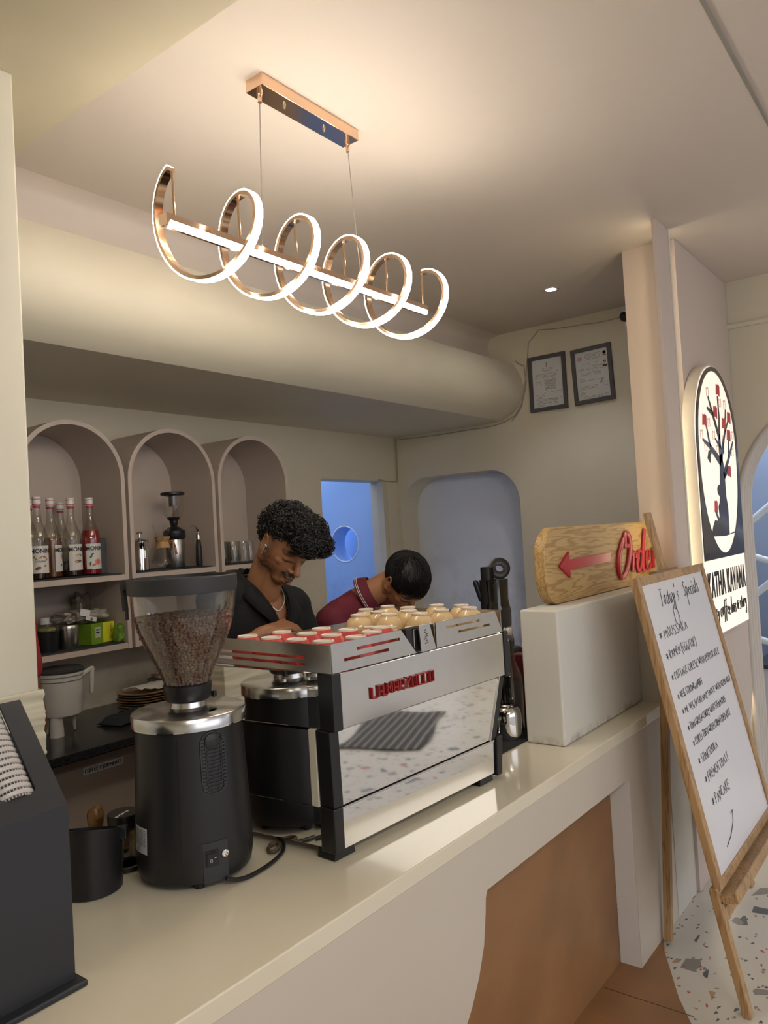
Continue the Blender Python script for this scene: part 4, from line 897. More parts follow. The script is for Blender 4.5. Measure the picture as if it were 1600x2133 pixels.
dp = thing('dark_plate', 'black plate at the bottom of the stack behind the napkin', 'plate', (2.545, 3.46, .9005), group='stack of black plates')
link('plate', MB().lathe([(.07, 0), (.105, .010), (.107, .013), (.072, .005), (.0001, .004)], 40), BLACK, dp)
for i in range(1, 7): dup(dp, (2.545, 3.46, .9005 + .0155 * i), 0, 'black plate in the stack behind the napkin, ' + ['', 'second from bottom', 'third from bottom', 'fourth from bottom', 'third from top', 'second from top', 'topmost one'][i])
def pouchf(u, v):
    x = -.13 + .26 * u; y = -.07 + .14 * v
    e = min(1, 8 * min(u, 1 - u)) * min(1, 6 * min(v, 1 - v))
    return (x, y, .004 + e * (.026 + .008 * noise.noise((u * 4, v * 3, 2))))
o = solo('cloth_pouch', MB().grid(pouchf, 30, 20), M('dark_denim', (.022, .024, .032), .9, bump=.4, bscale=400), 'flat dark cloth pouch lying in front of the plates', 'pouch', (2.13, 3.21, .9005), .25); solidify(o, .003, 1)
crumple('napkin_bundle', 'pinkish folded cloth on top of the black plates', (2.53, 3.45, 1.012), .15, .12, .035, M('cloth_pink', (.38, .28, .25), .85), 4, .4).__setitem__('category', 'cloth')
# ================================================================ ESPRESSO MACHINE
CT = .9105
TH = math.radians(-3.0)
em = thing('espresso_machine', 'large mirrored steel espresso machine standing on the counter with cups on top', 'espresso machine', (1.406, 1.314, CT), TH)
def mp(name, mb, mat, par=None, **k): return link(name, mb, mat, par or em, **k)
SATIN = M('satin_steel', (.60, .58, .55), .13, 1.0, var=.02, vscale=30)
for x, y in ((0, -.03), (.64, -.03), (0, .43), (.64, .43)):
    mp('foot', MB().prism([(x, 0), (x + .075, 0), (x + .068, .03), (x + .005, .03)], y, y + .06, 'y'), BLACK, sm=False, bevel=.002)
mp('base_body', MB().prism([(.004, -.026), (.732, -.026), (.70, .50), (-.055, .50), (.004, .04)], .024, .122, 'z'), CHROME, sm=False, bevel=.0015)
mp('rear_base_panel', MB().box((.030, -.034, .022), (.722, -.0262, .118)), CHROME, sm=False, bevel=.001)
mp('base_trim', MB().box((.030, -.036, .1185), (.725, -.0265, .1245)), SATIN, sm=False)
mp('base_post', MB().box((-.004, -.040, .018), (.030, .012, .128)), BLACK, sm=False, bevel=.004)
mp('base_post', MB().prism([(.724, .012), (.752, .012), (.765, .132), (.732, .132)], -.042, .0, 'y'), BLACK, sm=False, bevel=.003)
mp('middle_body', MB().prism([(.10, .1225), (.722, .1225), (.790, .314), (.10, .314)], -.024, .50, 'y').box((.004, -.024, .1225), (.10, .03, .314)), M('machine_black_side', (.012, .012, .013), .25), sm=False)
mp('rear_mirror_panel', MB().prism([(.034, .128), (.700, .128), (.772, .312), (.030, .312)], -.034, -.0245, 'y'), CHROME, sm=False, bevel=.001)
mp('side_mirror_panel', MB().prism([(-.001, .040), (.003, .040), (-.056, .49), (-.060, .49)], .126, .312, 'z'), CHROME, sm=False)
mp('side_trim', MB().box((-.004, .013, .126), (.0038, .036, .3155)), M('side_trim_reflection', (.66, .63, .54), .35), sm=False)  # pale colour stands for a bright reflection in the steel strip
mp('middle_post', MB().prism([(.0, .128), (.033, .128), (.029, .316), (-.004, .316)], -.038, .012, 'y'), BLACK, sm=False, bevel=.003)
mp('slanted_strut', MB().prism([(.706, .126), (.736, .126), (.806, .316), (.780, .316)], -.036, -.012, 'y'), BLACK, sm=False, bevel=.002)
mp('strut_trim', MB().prism([(.699, .126), (.7055, .126), (.7795, .316), (.773, .316)], -.0365, -.026, 'y'), SATIN, sm=False)
mp('upper_body', MB().prism([(.003, -.044), (.800, -.044), (.770, .50), (-.056, .50), (.003, .04)], .3165, .4555, 'z'), CHROME, sm=False, bevel=.001)
up = mp('rear_upper_panel', MB().box((.030, -.052, .318), (.786, -.0445, .4540)), SATIN, sm=False, bevel=.0015)
mp('upper_post', MB().box((-.003, -.056, .316), (.0295, -.004, .457)), BLACK, sm=False, bevel=.003)
mp('upper_post', MB().box((.7865, -.056, .312), (.812, .0, .457)), BLACK, sm=False, bevel=.003)
# raised red lettering: angular capitals tied together with a bar
lm = MB()
LTR = {'L': [[(0, 1), (0, 0), (1.1, 0)]], 'A': [[(0, 0), (0, 1), (1, 1), (1, 0)], [(0, .45), (1, .45)]], 'M': [[(0, 0), (0, 1), (.5, .35), (1, 1), (1, 0)]], 'R': [[(0, 0), (0, 1), (1, 1), (1, .5), (0, .45), (1, 0)]], 'Z': [[(0, 1), (1, 1), (0, 0), (1, 0)]], 'U': [[(0, 1), (0, 0), (1, 0), (1, 1)]], 'C': [[(1.1, 1), (0, 1), (0, 0), (1.0, 0)]], 'O': [[(0, 0), (0, 1), (1, 1), (1, 0), (0, 0)]]}
x = .140
for ch in 'LA MARZOCCO':
    if ch == ' ': lm.box((x - .010, -.058, .3685), (x + .006, -.0522, .374)); x += .009; continue
    for st in LTR[ch]:
        lm.tube([(x + a * .0175, -.0555, .371 + b_ * .028) for a, b_ in st], .0032, 4, up=(0, 1, 0), flat=1.3)
    x += .0262
mp('raised_lettering', lm, REDT, up, sm=False)
# cup tray and rails
mp('cup_tray', MB().box((.01, -.04, .4556), (.795, .49, .4585)), STEEL, sm=False)
r = mp('rear_rail', MB().prism([(.0, .459), (.330, .459), (.268, .530), (-.003, .530)], -.058, -.054, 'y'), STEEL, sm=False)
boolean_cut(r, MB().box((.090, -.08, .503), (.262, -.03, .511)).box((.042, -.08, .482), (.214, -.03, .490)))
r = mp('rear_rail', MB().prism([(.424, .459), (.776, .459), (.738, .530), (.424, .530)], -.058, -.054, 'y'), STEEL, sm=False)
boolean_cut(r, MB().box((.474, -.08, .507), (.648, -.03, .514)).box((.535, -.08, .487), (.705, -.03, .494)))
mp('badge_plate', MB().prism([(.346, .459), (.414, .459), (.388, .534), (.340, .534)], -.064, -.0585, 'y'), STEEL, sm=False, bevel=.001)
emb = MB()
for k in range(7): emb.tube([(.364 + .004 * math.sin(k * 2.0), -.0645, .480 + k * .006), (.374 + .004 * math.cos(k * 1.7), -.0645, .483 + k * .006)], .0012, 4)
mp('embossed_crest', emb, GREY, sm=False)
mp('control_box', MB().box((.300, -.050, .4592), (.424, -.02, .526)), BLACK, sm=False)
mp('control_trim', MB().box((.327, -.0535, .472), (.330, -.0505, .524)).box((.327, -.0535, .521), (.345, -.0505, .524)), STEEL, sm=False)
mp('control_trim', MB().box((.395, -.0535, .470), (.417, -.0505, .473)), STEEL, sm=False)
for x in (-.001, .778):
    r = mp('side_rail', MB().prism([(-.054, .459), (.48, .459), (.48, .528), (-.054, .528)], x - .003, x, 'x'), STEEL, sm=False)
    boolean_cut(r, MB().box((x - .02, .035, .489), (x + .02, .44, .497)).box((x - .02, .035, .472), (x + .02, .44, .480)))
mp('front_rail', MB().box((.0, .480, .459), (.778, .484, .490)), STEEL, sm=False)
# barista side: groups and drip tray
mp('drip_tray', MB().box((.02, .5005, .06), (.72, .60, .13)), STEEL, sm=False, bevel=.003)
for x in (.20, .54):
    gp = mp('group_head', MB().lathe([(.045, 0), (.045, .05), (.03, .07)], 24, Matrix.Translation((x, .55, .27))), CHROME)
    mp('portafilter', MB().lathe([(.03, 0), (.034, .03), (.034, .045)], 24, Matrix.Translation((x, .55, .22))).cap((x, .58, .24), (x, .70, .23), .010, .014), BLACK, gp)

# ---------------------------------------------------------------- cups on the tray
REDC = M('red_glaze', (.60, .085, .075), .16, var=.22, vscale=22, coat=.5); FOOTW = M('raw_white_foot', (.74, .66, .56), .6); CRM = M('cream_glaze', (.64, .46, .25), .14, var=.05, vscale=30, coat=.4)
tz = CT + .4595
def onmach(mx, my): return (1.406 + mx * math.cos(TH) - my * math.sin(TH), 1.314 + mx * math.sin(TH) + my * math.cos(TH), tz)
def facet(prof, n=9, twist=0): return MB().lathe(prof, n)
rc = thing('red_cup', '', 'cup', onmach(.056, .327), 0, 'upside down red cups on the machine')
b0 = link('cup_body', facet([(.043, 0), (.046, .018), (.0455, .038), (.0290, .066)], 12), REDC, rc, sm=False, bevel=.002)
link('foot_ring', MB().lathe([(.0285, .0655), (.0275, .0700), (.024, .0700), (.0235, .0668), (.0001, .0668)], 24), FOOTW, rc, ang=50)
reds = [(.054, .327, 'beside the hopper at the far back'), (.150, .290, 'in the back row, second from the hopper'), (.054, .225, 'beside the hopper, nearer the side rail'), (.150, .185, 'in the middle of the left end'), (.054, .125, 'by the left side rail, second from the rear corner'), (.246, .225, 'in the back row below the barista hand'), (.150, .090, 'near the rear rail, third from the corner'), (.052, .022, 'at the rear left corner of the tray'), (.246, .118, 'behind the rear rail slots'), (.234, .018, 'right at the rear rail beside the slanted rail end'), (.322, .060, 'rightmost, next to the cream cups'), (.142, -.008, 'touching the rear rail, second from the corner')]
for i, (a, b_, w_) in enumerate(reds):
    lb = 'upside down red cup ' + w_
    if i == 0: rc['label'] = lb
    else: dup(rc, onmach(a, b_), i * .7, lb)
cc_ = thing('cream_cup', '', 'cup', onmach(0, 0), 0, 'upside down large cream cups on the machine')
link('cup_body', MB().lathe([(.034, 0), (.041, .012), (.0445, .034), (.042, .056), (.034, .073), (.024, .0815), (.0215, .084)], 32), CRM, cc_)
link('foot_ring', MB().lathe([(.0245, .0835), (.0250, .0885), (.0215, .0885), (.020, .085), (.0001, .085)], 28), FOOTW, cc_, ang=50)
bigs = [(.420, .235, 'leftmost, in front of the maroon shirt'), (.512, .235, 'second from the left in the middle row'), (.660, .320, 'in the back row under the short haired person'), (.462, .148, 'third from the left, near the cup centre'), (.556, .145, 'in the middle of the cluster'), (.500, .058, 'front centre, speckled, above the badge plate'), (.640, .215, 'back row, right of the short haired head'), (.722, .158, 'back row, second from the right'), (.593, .045, 'front row, second from the right behind right rail'), (.668, -.008, 'front row at the right rail'), (.729, .064, 'rightmost at the end of the tray'), (.560, .330, 'at the far back between the two rows')]
for i, (a, b_, w_) in enumerate(bigs):
    lb = 'upside down large cream cup, ' + w_
    if i == 0: cc_['label'] = lb; cc_.location = onmach(a, b_)
    else: dup(cc_, onmach(a, b_), i * .4, lb)
sm_ = thing('espresso_cup', '', 'cup', onmach(0, 0), 0, 'upside down small cream cups on the machine')
link('cup_body', MB().lathe([(.024, 0), (.030, .010), (.0315, .026), (.028, .042), (.019, .052), (.017, .054)], 28), CRM, sm_)
link('foot_ring', MB().lathe([(.0185, .0538), (.0188, .058), (.016, .058), (.015, .055), (.0001, .055)], 24), FOOTW, sm_, ang=50)
smalls = [(.330, .205, 'behind the red cups at the left'), (.385, .160, 'second from the left'), (.400, .090, 'in the middle of the small row'), (.412, .022, 'third from the left beside badge plate'), (.468, -.014, 'rightmost, at the edge of the right rail')]
for i, (a, b_, w_) in enumerate(smalls):
    lb = 'upside down small cream cup, ' + w_
    if i == 0: sm_['label'] = lb; sm_.location = onmach(a, b_)
    else: dup(sm_, onmach(a, b_), i * .4, lb)

# ================================================================ GRINDER
gr = thing('coffee_grinder', 'black cylindrical coffee grinder with full clear bean hopper on the counter', 'coffee grinder', (1.205, 1.56, CT), 0)
GB = M('grinder_black', (.014, .014, .016), .38, var=.06, vscale=4)
body = link('body', MB().lathe([(.120, .012), (.134, .018), (.140, .05), (.1385, .12), (.1285, .345), (.1285, .362)], 64), GB, gr)
for a in (.3, 2.4, 4.1, 5.4): link('rubber_foot', MB().lathe([(.012, 0), (.014, .014)], 16, Matrix.Translation((.108 * math.cos(a), .108 * math.sin(a), 0))), BLACK, gr)
link('lid_ring', MB().lathe([(.1340, .3625), (.1372, .364), (.1372, .389), (.1345, .3915), (.06, .394), (.045, .398), (.042, .412), (.0001, .412)], 64), ALU, gr, ang=50)
link('lid_seam', MB().lathe([(.1305, .3605), (.1375, .3612), (.1375, .3640), (.13, .3642)], 64), CHROME, gr)
link('red_mark', MB().lathe([(.0001, 0), (1, 0)], 16, Matrix.Translation((.005, -.085, .3942)) @ Matrix.Rotation(.3, 4, 'Z') @ Matrix.Diagonal((.016, .006, 1, 1))), REDT, gr)
link('hopper_collar', MB().lathe([(.050, .412), (.055, .418), (.058, .440), (.060, .452), (.055, .455)], 48), BLACK, gr, ang=50)
link('collar_lever', MB().box((.052, -.035, .410), (.062, -.022, .425)), BLACK, gr, sm=False, bevel=.002)
ho = link('hopper', MB().lathe([(.0570, .4555), (.0585, .462), (.070, .492), (.0945, .542), (.1145, .590), (.1245, .635), (.1285, .680), (.1290, .695)], 64, cap0=False, cap1=False), HOPPER, gr, ang=60)
link('hopper_rim', MB().lathe([(.1265, .676), (.1310, .677), (.1325, .690), (.1330, .7130), (.1305, .7160), (.1265, .7160), (.1260, .7085), (.0001, .706)], 64), DARKG, gr, ang=40)
la = math.atan2(.794, -.607)
tabm = Matrix.Rotation(la, 4, 'Z')
link('rim_clip', MB().box((.131, -.014, .690), (.152, .014, .714)).prism([(.145, .700), (.151, .700), (.148, .638), (.1405, .638)], -.012, .012, 'y').box((.139, -.006, .615), (.1445, .006, .640)), DARKG, gr, sm=False).data.transform(tabm)
# beans: countless, one mesh
bn = MB(); rb = random.Random(11)
ico = bmesh.new(); bmesh.ops.create_icosphere(ico, subdivisions=2, radius=1)
bv = []
for v in ico.verts:
    x, y, z = v.co
    if z > 0: z = z * .35 + .10 - .28 * math.exp(-(y / .16) ** 2)
    bv.append(Vector((x * .0062, y * .0044, z * .0036)))
bfc = [tuple(v.index for v in f.verts) for f in ico.faces]; ico.free()
def hop_r(z):
    P_ = [(.4555, .057), (.462, .0585), (.492, .070), (.542, .0945), (.590, .1145), (.635, .1245), (.68, .1285)]
    for (z0, r0), (z1, r1) in zip(P_, P_[1:]):
        if z <= z1: return r0 + (r1 - r0) * max(0, z - z0) / (z1 - z0)
    return .1285
def bean(p, nrm):
    q = Vector(nrm).to_track_quat('Z', 'X').to_matrix().to_4x4(); m4 = Matrix.Translation(p) @ q @ Matrix.Rotation(rb.uniform(0, 2 * PI), 4, 'Z') @ Matrix.Rotation(rb.uniform(-.5, .5) + (PI if rb.random() < .6 else 0), 4, 'X')
    s_ = rb.uniform(.92, 1.12); bn.add([v * s_ for v in bv], bfc, m4)
TOPB = .622
z = .460
while z < TOPB:
    r = hop_r(z) - .0055; n_ = int(2 * PI * r / .0088)
    for i in range(n_):
        a = 2 * PI * (i + rb.uniform(-.3, .3)) / n_ + z * 31
        bean((r * math.cos(a), r * math.sin(a), z + rb.uniform(-.0018, .0018)), (math.cos(a), math.sin(a), rb.uniform(-.3, .3)))
    z += .0068
for i in range(900):
    r = .118 * math.sqrt(rb.random()); a = rb.uniform(0, 2 * PI); bean((r * math.cos(a), r * math.sin(a), TOPB + .004 - .10 * r + rb.uniform(-.003, .004)), (rb.uniform(-.4, .4), rb.uniform(-.4, .4), 1))
BEAN = M('coffee_bean', (.105, .052, .030), .40, var=.5, vscale=75)
tag(link('coffee_beans', bn, BEAN, gr, ang=70), kind='stuff')
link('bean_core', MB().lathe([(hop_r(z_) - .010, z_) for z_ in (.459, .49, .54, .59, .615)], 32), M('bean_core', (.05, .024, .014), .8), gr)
# details on the body facing the customer
ra = lambda deg: math.radians(deg)
link('body_seam', MB().tube([(.1394 * math.cos(ra(219)), .1394 * math.sin(ra(219)), .035), (.1387 * math.cos(ra(219)), .1387 * math.sin(ra(219)), .12), (.1290 * math.cos(ra(219)), .1290 * math.sin(ra(219)), .345)], .0009, 5), BLACK, body)
def on_body(mb, deg, z0):
    o = MB(); o.f = list(mb.f)
    for x, y, z in mb.v:
        zz = z0 + y; R = .1385 + (.1285 - .1385) * (zz - .12) / .225 if zz > .12 else .1395 - .0 * zz
        a = ra(deg) + x / R; o.v.append(((R + z) * math.cos(a), (R + z) * math.sin(a), zz))
    return o
vent = MB(); W2, H2 = .030, .070
vp = rrect(-W2, -H2, W2, H2, .029, 8); vent.tube([(a, b_, .001) for a, b_ in vp], .0022, 6, closed=True)
vent.tube([(a * .62, b_ * .93, .001) for a, b_ in vp], .0016, 6, closed=True)
vm = link('side_vent', on_body(vent, 255, .285), DARKG, body)
for k in range(13):
    y = -.055 + k * .0082
    s1 = MB(); s1.tube([(-.0165, y, .0012), (0, y, .0018), (.0165, y, .0012)], .0019, 6)
    link('vent_slat', on_body(s1, 255, .285), DARKG, vm)
for x in (-.0285, .0205):
    vs2 = MB()
    for k in range(15): vs2.box((x, -.060 + k * .0080, -.001), (x + .008, -.0555 + k * .0080, .003))
    link('vent_teeth', on_body(vs2, 255, .283), DARKG, vm)
link('vent_knob', on_body(MB().lathe([(.0175, 0), (.0175, .004), (.015, .005), (.0001, .005)], 32).box((-.013, -.001, .005), (.013, .001, .006)), 254, .333), GB, vm)
pl = link('rating_plate', on_body(densify_rect(-.032, .026, -.032, .027, .0006, 12), 171, .115), M('plate_silver', (.52, .54, .58), .35, .1), body)
pr_ = MB()
for k in range(9):
    y = .020 - k * .0042
    x = -.028
    while x < .02:
        wd = RNG.uniform(.002, .006); pr_.box((x, y, .0009), (min(x + wd, .022), y + .0016, .0011)); x += wd + .0012
link('plate_print', on_body(pr_, 171, .115), FAINT, pl, sm=False)
ce = text_mesh('CE', .012, .0002, Matrix.Translation((-.008, -.023, .0013)))
link('plate_mark', on_body(fine(ce, .003), 171, .115), FAINT, pl, sm=False)
link('socket_panel', on_body(densify_rect(-.030, .030, -.045, .045, .0008, 10), 251, .062), DARKG, body)
sw = link('power_switch', on_body(MB().box((-.016, -.017, 0), (.012, .017, .006)).box((-.013, -.013, .006), (.009, .013, .0085)), 248, .072), BLACK, body, sm=False)
link('switch_marks', on_body(MB().tube([(-.006, .0 + .004 * math.sin(a), .0092) if False else (-.006 + .0022 * math.cos(a), -.003 + .004 * math.sin(a), .0088) for a in np.linspace(0, 2 * PI, 12, endpoint=False)], .0005, 4, closed=True).box((.001, .002, .0086), (.006, .0032, .0092)), 248, .072), CAPW, sw, sm=False)
link('reset_button', on_body(MB().lathe([(.0085, 0), (.0085, .006), (.0062, .0065), (.006, .003), (.0001, .003)], 20), 259.5, .076), CHROME, body)
# power cable on the worktop
def smoothpath(P_, k=8):
    P_ = [Vector(p) for p in P_]; q = []
    for i in range(len(P_) - 1):
        p0, p1, p2, p3 = P_[max(i - 1, 0)], P_[i], P_[i + 1], P_[min(i + 2, len(P_) - 1)]
        for j in range(k):
            t = j / k; q.append(.5 * ((2 * p1) + (-p0 + p2) * t + (2 * p0 - 5 * p1 + 4 * p2 - p3) * t * t + (-p0 + 3 * p1 - 3 * p2 + p3) * t ** 3))
    return q + [P_[-1]]
solo('power_cable', MB().tube(smoothpath([(1.175, 1.415, CT + .020), (1.20, 1.405, CT + .010), (1.24, 1.400, CT + .0065), (1.31, 1.408, CT + .0065), (1.37, 1.43, CT + .0075), (1.40, 1.455, CT + .011), (1.43, 1.50, CT + .0065), (1.46, 1.56, CT + .0065), (1.50, 1.64, CT + .0065)]), .0052, 8), BLACK, 'black power cable running from the grinder under the espresso machine', 'cable')
solo('cable_coil', MB().tube([(.026 * math.cos(a), .014 * math.sin(a), .006 + .0022 * (a / 6.28)) for a in np.linspace(0, 6.28 * 3.2, 60)], .0035, 6), M('cable_sleeve_brown', (.09, .06, .04), .6), 'small brown coil of cord next to the machine foot', 'cord', (1.378, 1.468, CT - .001), .6)

# ================================================================ LID DISPENSER
ds = thing('lid_dispenser', 'tall black slant topped dispenser for cup lids at the left edge', 'dispenser', (.70, 1.45, CT), 0)
def dp_(name, mb, mat, **k):
    o = link(name, mb, mat, ds, **k); o.location = (-.70, -1.45, -CT); return o
X0d, X1d, Y0d = .628, .765, 1.356
BLKD = M('dispenser_black', (.022, .023, .028), .45, var=.05)
dp_('tray_base', MB().box((.612, 1.332, CT), (.776, 1.60, CT + .011)), BLKD, sm=False, bevel=.003)
dp_('front_wall', MB().box((X0d, Y0d, CT + .011), (X1d, Y0d + .004, 1.238)), BLKD, sm=False)
for x in (X0d, X1d - .004):
    dp_('side_wall', MB().prism([(Y0d + .004, CT + .011), (1.60, CT + .011), (1.60, 1.30), (1.50, 1.398), (Y0d + .004, 1.236)], x, x + .004, 'x'), BLKD, sm=False)
sl = Vector((0, .159, .178)).normalized(); sn = Vector((0, -.178, .159)).normalized(); SLn = .2387
SM = Matrix(((1, 0, 0, 0), (0, sl.y, sn.y, Y0d), (0, sl.z, sn.z, 1.238), (0, 0, 0, 1)))
slot = [(X0d, 0), (X1d, 0), (X1d, SLn), (.722, SLn), (.722, .052)] + arc(.710, .052, .012, 0, -PI / 2, 4)[1:] + arc(.668, .052, .012, -PI / 2, -PI, 4) + [(.656, SLn), (X0d, SLn)]
dp_('slotted_front', MB().prism(slot, -.004, 0, 'z', SM), BLKD, sm=False, bevel=.001)
dp_('lid_chute', MB().prism([(Y0d + .03, 1.130), (1.52, 1.30), (1.52, 1.296), (Y0d + .03, 1.126)], .634, .758, 'x'), BLKD, sm=False)
LIDM = M('lid_translucent_white', (.50, .46, .43), .3, coat=.3)
lt = thing('cup_lid', '', 'lid', (0, 0, 0), 0, 'stacked lids in the dispenser chute')
link('lid_disc', MB().lathe([(.0001, -.002), (.034, -.002), (.036, .003), (.040, .004), (.0425, .003), (.0425, -.001), (.040, -.004)], 40), LIDM, lt, ang=50)
rbm = MB()
for k in range(40):
    a = 2 * PI * k / 40; rbm.box((.0365, -.0009, -.0085), (.0385, .0009, -.0035), Matrix.Rotation(a, 4, 'Z'))
link('lid_ribs', rbm, LIDM, lt, sm=False)
ordn = ['lowest', 'second', 'third', 'fourth', 'fifth', 'sixth', 'seventh', 'eighth', 'ninth', 'tenth', 'eleventh', 'twelfth', 'thirteenth', 'fourteenth', 'topmost']
rot = sl.to_track_quat('Z', 'Y').to_euler()
for i in range(15):
    c_ = Vector((.689, Y0d, 1.238)) + sl * (.049 + i * .0128) - sn * .034
    l_ = lt if i == 0 else dup(lt, c_)
    l_.location = c_; l_.rotation_euler = rot; l_['label'] = 'translucent white cup lid in the dispenser chute, %s from the bottom' % ordn[i] if i not in (0, 14) else 'translucent white cup lid, %s in the dispenser chute' % ordn[i]

# ---------------------------------------------------------------- knock box and small things beside it
kb = thing('knock_box', 'black tapered plastic bin standing between dispenser and grinder', 'bin', (1.003, 1.690, CT))
bb_ = MB().lathe([(.066, 0), (.070, .003), (.0765, .112), (.0785, .118), (.0785, .124), (.0745, .124), (.0725, .112), (.066, .010), (.0001, .008)], 56)
bb_.v = [(x, y, z + (.016 - .30 * (x * .794 + y * .607) if z > .1 else 0)) for x, y, z in bb_.v]      # rim slopes down towards the staff side
link('bin_body', bb_, BLACK, kb, ang=40)
link('rim_handle', MB().box((.066, -.012, .112), (.088, .012, .140), Matrix.Rotation(-.85, 4, 'Z')), BLACK, kb, sm=False, bevel=.003)
t = thing('tamper', 'coffee tamper with round brown wooden knob sticking up behind the bin', 'tamper', (1.118, 1.850, CT))
link('tamper_base', MB().lathe([(.029, 0), (.029, .022), (.012, .032), (.010, .055)], 32), CHROME, t); link('wooden_knob', MB().lathe([(.012, .055), (.016, .07), (.021, .095), (.022, .11), (.016, .126), (.0001, .132)], 32), wood('knob_wood', (.16, .075, .02), (.09, .035, .01), axis=0, rough=.3), t)
t = thing('black_jar', 'short black jar with flat black lid bearing pale lettering behind bin', 'jar', (1.168, 1.800, CT))
link('jar_body', MB().lathe([(.036, 0), (.038, .003), (.038, .078)], 36), SMOKE, t); lidj = link('jar_lid', MB().lathe([(.041, .076), (.0415, .080), (.0415, .106), (.040, .108), (.0001, .108)], 40), BLACK, t)
lt_ = MB()
for k in range(8): lt_.box((-.030 + k * .0068, -.004 + .002 * (k % 3), 0), (-.026 + k * .0068, .004, .0004), Matrix.Translation((-.008, -.010, .1084)) @ Matrix.Rotation(.35, 4, 'Z'))
link('lid_lettering', lt_, CAPW, lidj, sm=False)
t = thing('round_tray', 'round black rimmed tray lying between bin and grinder', 'tray', (1.145, 1.752, CT)) if False else None
t = thing('steel_puck', 'low black ring tray with smoked glass top tucked beside the grinder', 'tray', (1.075, 1.81, CT)) if False else None
t = thing('leaning_lid', 'round black rimmed lid tilted against the grinder behind the bin', 'lid', (1.118, 1.722, CT + .002), 0)
lm4 = Matrix.Rotation(-.25, 4, 'X')
link('rim', MB().lathe([(.036, 0), (.040, 0), (.041, .010), (.037, .012), (.036, .010)], 40, cap0=False, cap1=False), BLACK, t, ang=50); link('smoked_top', MB().lathe([(.0001, .003), (.037, .003)], 32), M('smoked_glass_top', (.10, .09, .08), .12), t)
solo('yellow_sponge', MB().box((-.02, -.015, 0), (.02, .015, .085)), M('sponge_yellow', (.62, .56, .03), .7, bump=.3), 'bright yellow sponge cloth peeking out behind the grinder', 'sponge', (1.265, 1.85, CT), .3, sm=False, bevel=.008)

# ---------------------------------------------------------------- right of the machine
mt = solo('drip_mat', MB().box((-.235, -.150, 0), (.283, .155, .008)), M('rubber_black', (.012, .012, .013), .7, bump=.8, bscale=500), 'black rubber bar mat between the machine and white block', 'mat', (2.415, 1.505, CT), 0, sm=False, bevel=.003)
mz = CT + .0085
j = thing('milk_jug', 'upside down polished steel milk jug on the black mat', 'jug', (2.548, 1.425, mz), 0)
link('jug_body', MB().lathe([(.050, 0), (.051, .003), (.0535, .02), (.0535, .085), (.050, .105), (.040, .116), (.024, .119), (.020, .1235), (.0001, .124)], 48), CHROME, j)
link('handle', MB().tube(smoothpath([(-.050, .02, .095), (-.066, .028, .108), (-.088, .038, .085), (-.086, .038, .030), (-.066, .03, .012), (-.05, .02, .016)], 5), .0035, 8), CHROME, j)
t = thing('swing_top_bottle', 'clear swing top glass bottle with white stopper behind the milk jug', 'bottle', (2.652, 1.455, mz), 0)
SBG = thin_clear('swing_glass', (.80, .80, .78), .10, .03)
link('glass', MB().lathe([(.040, 0), (.044, .006), (.044, .19), (.038, .225), (.022, .265), (.017, .30), (.0165, .345), (.020, .35), (.020, .362), (.016, .368)], 32), SBG, t, ang=60)
link('water', MB().lathe([(.042, .006), (.042, .188), (.040, .195)], 32), thin_clear('water_like', (.75, .77, .78), .06), t)
link('stopper', MB().lathe([(.014, .366), (.0185, .372), (.0195, .388), (.016, .394), (.0001, .396)], 24), CAPW, t)
link('wire_bail', MB().tube(smoothpath([(.019, 0, .345), (.030, .0, .340), (.034, 0, .365), (.024, 0, .392), (0, 0, .397), (-.024, 0, .392), (-.034, 0, .365), (-.030, 0, .340), (-.019, 0, .345)], 4), .0018, 6), CHROME, t)
t = thing('syrup_pump_bottle', 'dark red liquid bottle between machine and swing top bottle', 'bottle', (2.56, 1.61, mz), 0)
link('glass', MB().lathe([(.038, 0), (.040, .004), (.040, .20), (.030, .24), (.016, .27), (.014, .31)], 28), thin_clear('smoky_red_glass', (.55, .25, .25), .08), t, ang=60); link('syrup', MB().lathe([(.036, .004), (.037, .17)], 24), DRK, t)
link('cap', MB().lathe([(.016, .30), (.016, .33)], 20), BLACK, t)
solo('dark_canister', MB().lathe([(.045, 0), (.047, .003), (.047, .20), (.045, .205), (.0001, .205)], 32), BLACK, 'dark round canister on the mat just behind the machine corner', 'canister', (2.40, 1.56, mz))
jc = thing('juicer', 'black slow juicer with smoked drum and open ring lid beyond the machine', 'juicer', (2.79, 1.58, CT), 0)
link('motor_base', MB().box((-.07, -.07, 0), (.09, .11, .30)), BLACK, jc, sm=False, bevel=.02, seg=3)
link('neck_ring', MB().lathe([(.062, .30), (.066, .31), (.066, .335), (.05, .345)], 36), BLACK, jc)
link('smoked_drum', MB().lathe([(.045, .345), (.056, .37), (.060, .40), (.061, .45), (.055, .48), (.052, .50), (.055, .58)], 36, cap1=False), SMOKE, jc, ang=60)
link('auger', MB().lathe([(.02, .35), (.032, .37), (.030, .56), (.02, .57)], 24, Matrix.Translation((-.015, .01, 0))), BLACK, jc)
link('feed_tube', MB().lathe([(.034, .34), (.034, .578), (.036, .58), (.027, .582), (.027, .632), (.024, .633)], 28, Matrix.Translation((-.022, .020, 0))), BLACK, jc, ang=40)
link('spout', MB().cap((-.045, .05, .40), (-.085, .10, .385), .026, .022), BLACK, jc)
link('drum_lever', MB().cap((-.040, .045, .50), (-.05, .06, .57), .010, .012), BLACK, jc)
rm = Matrix.Translation((.028, -.010, .622)) @ Matrix.Rotation(1.25, 4, Vector((.61, -.79, 0))) 
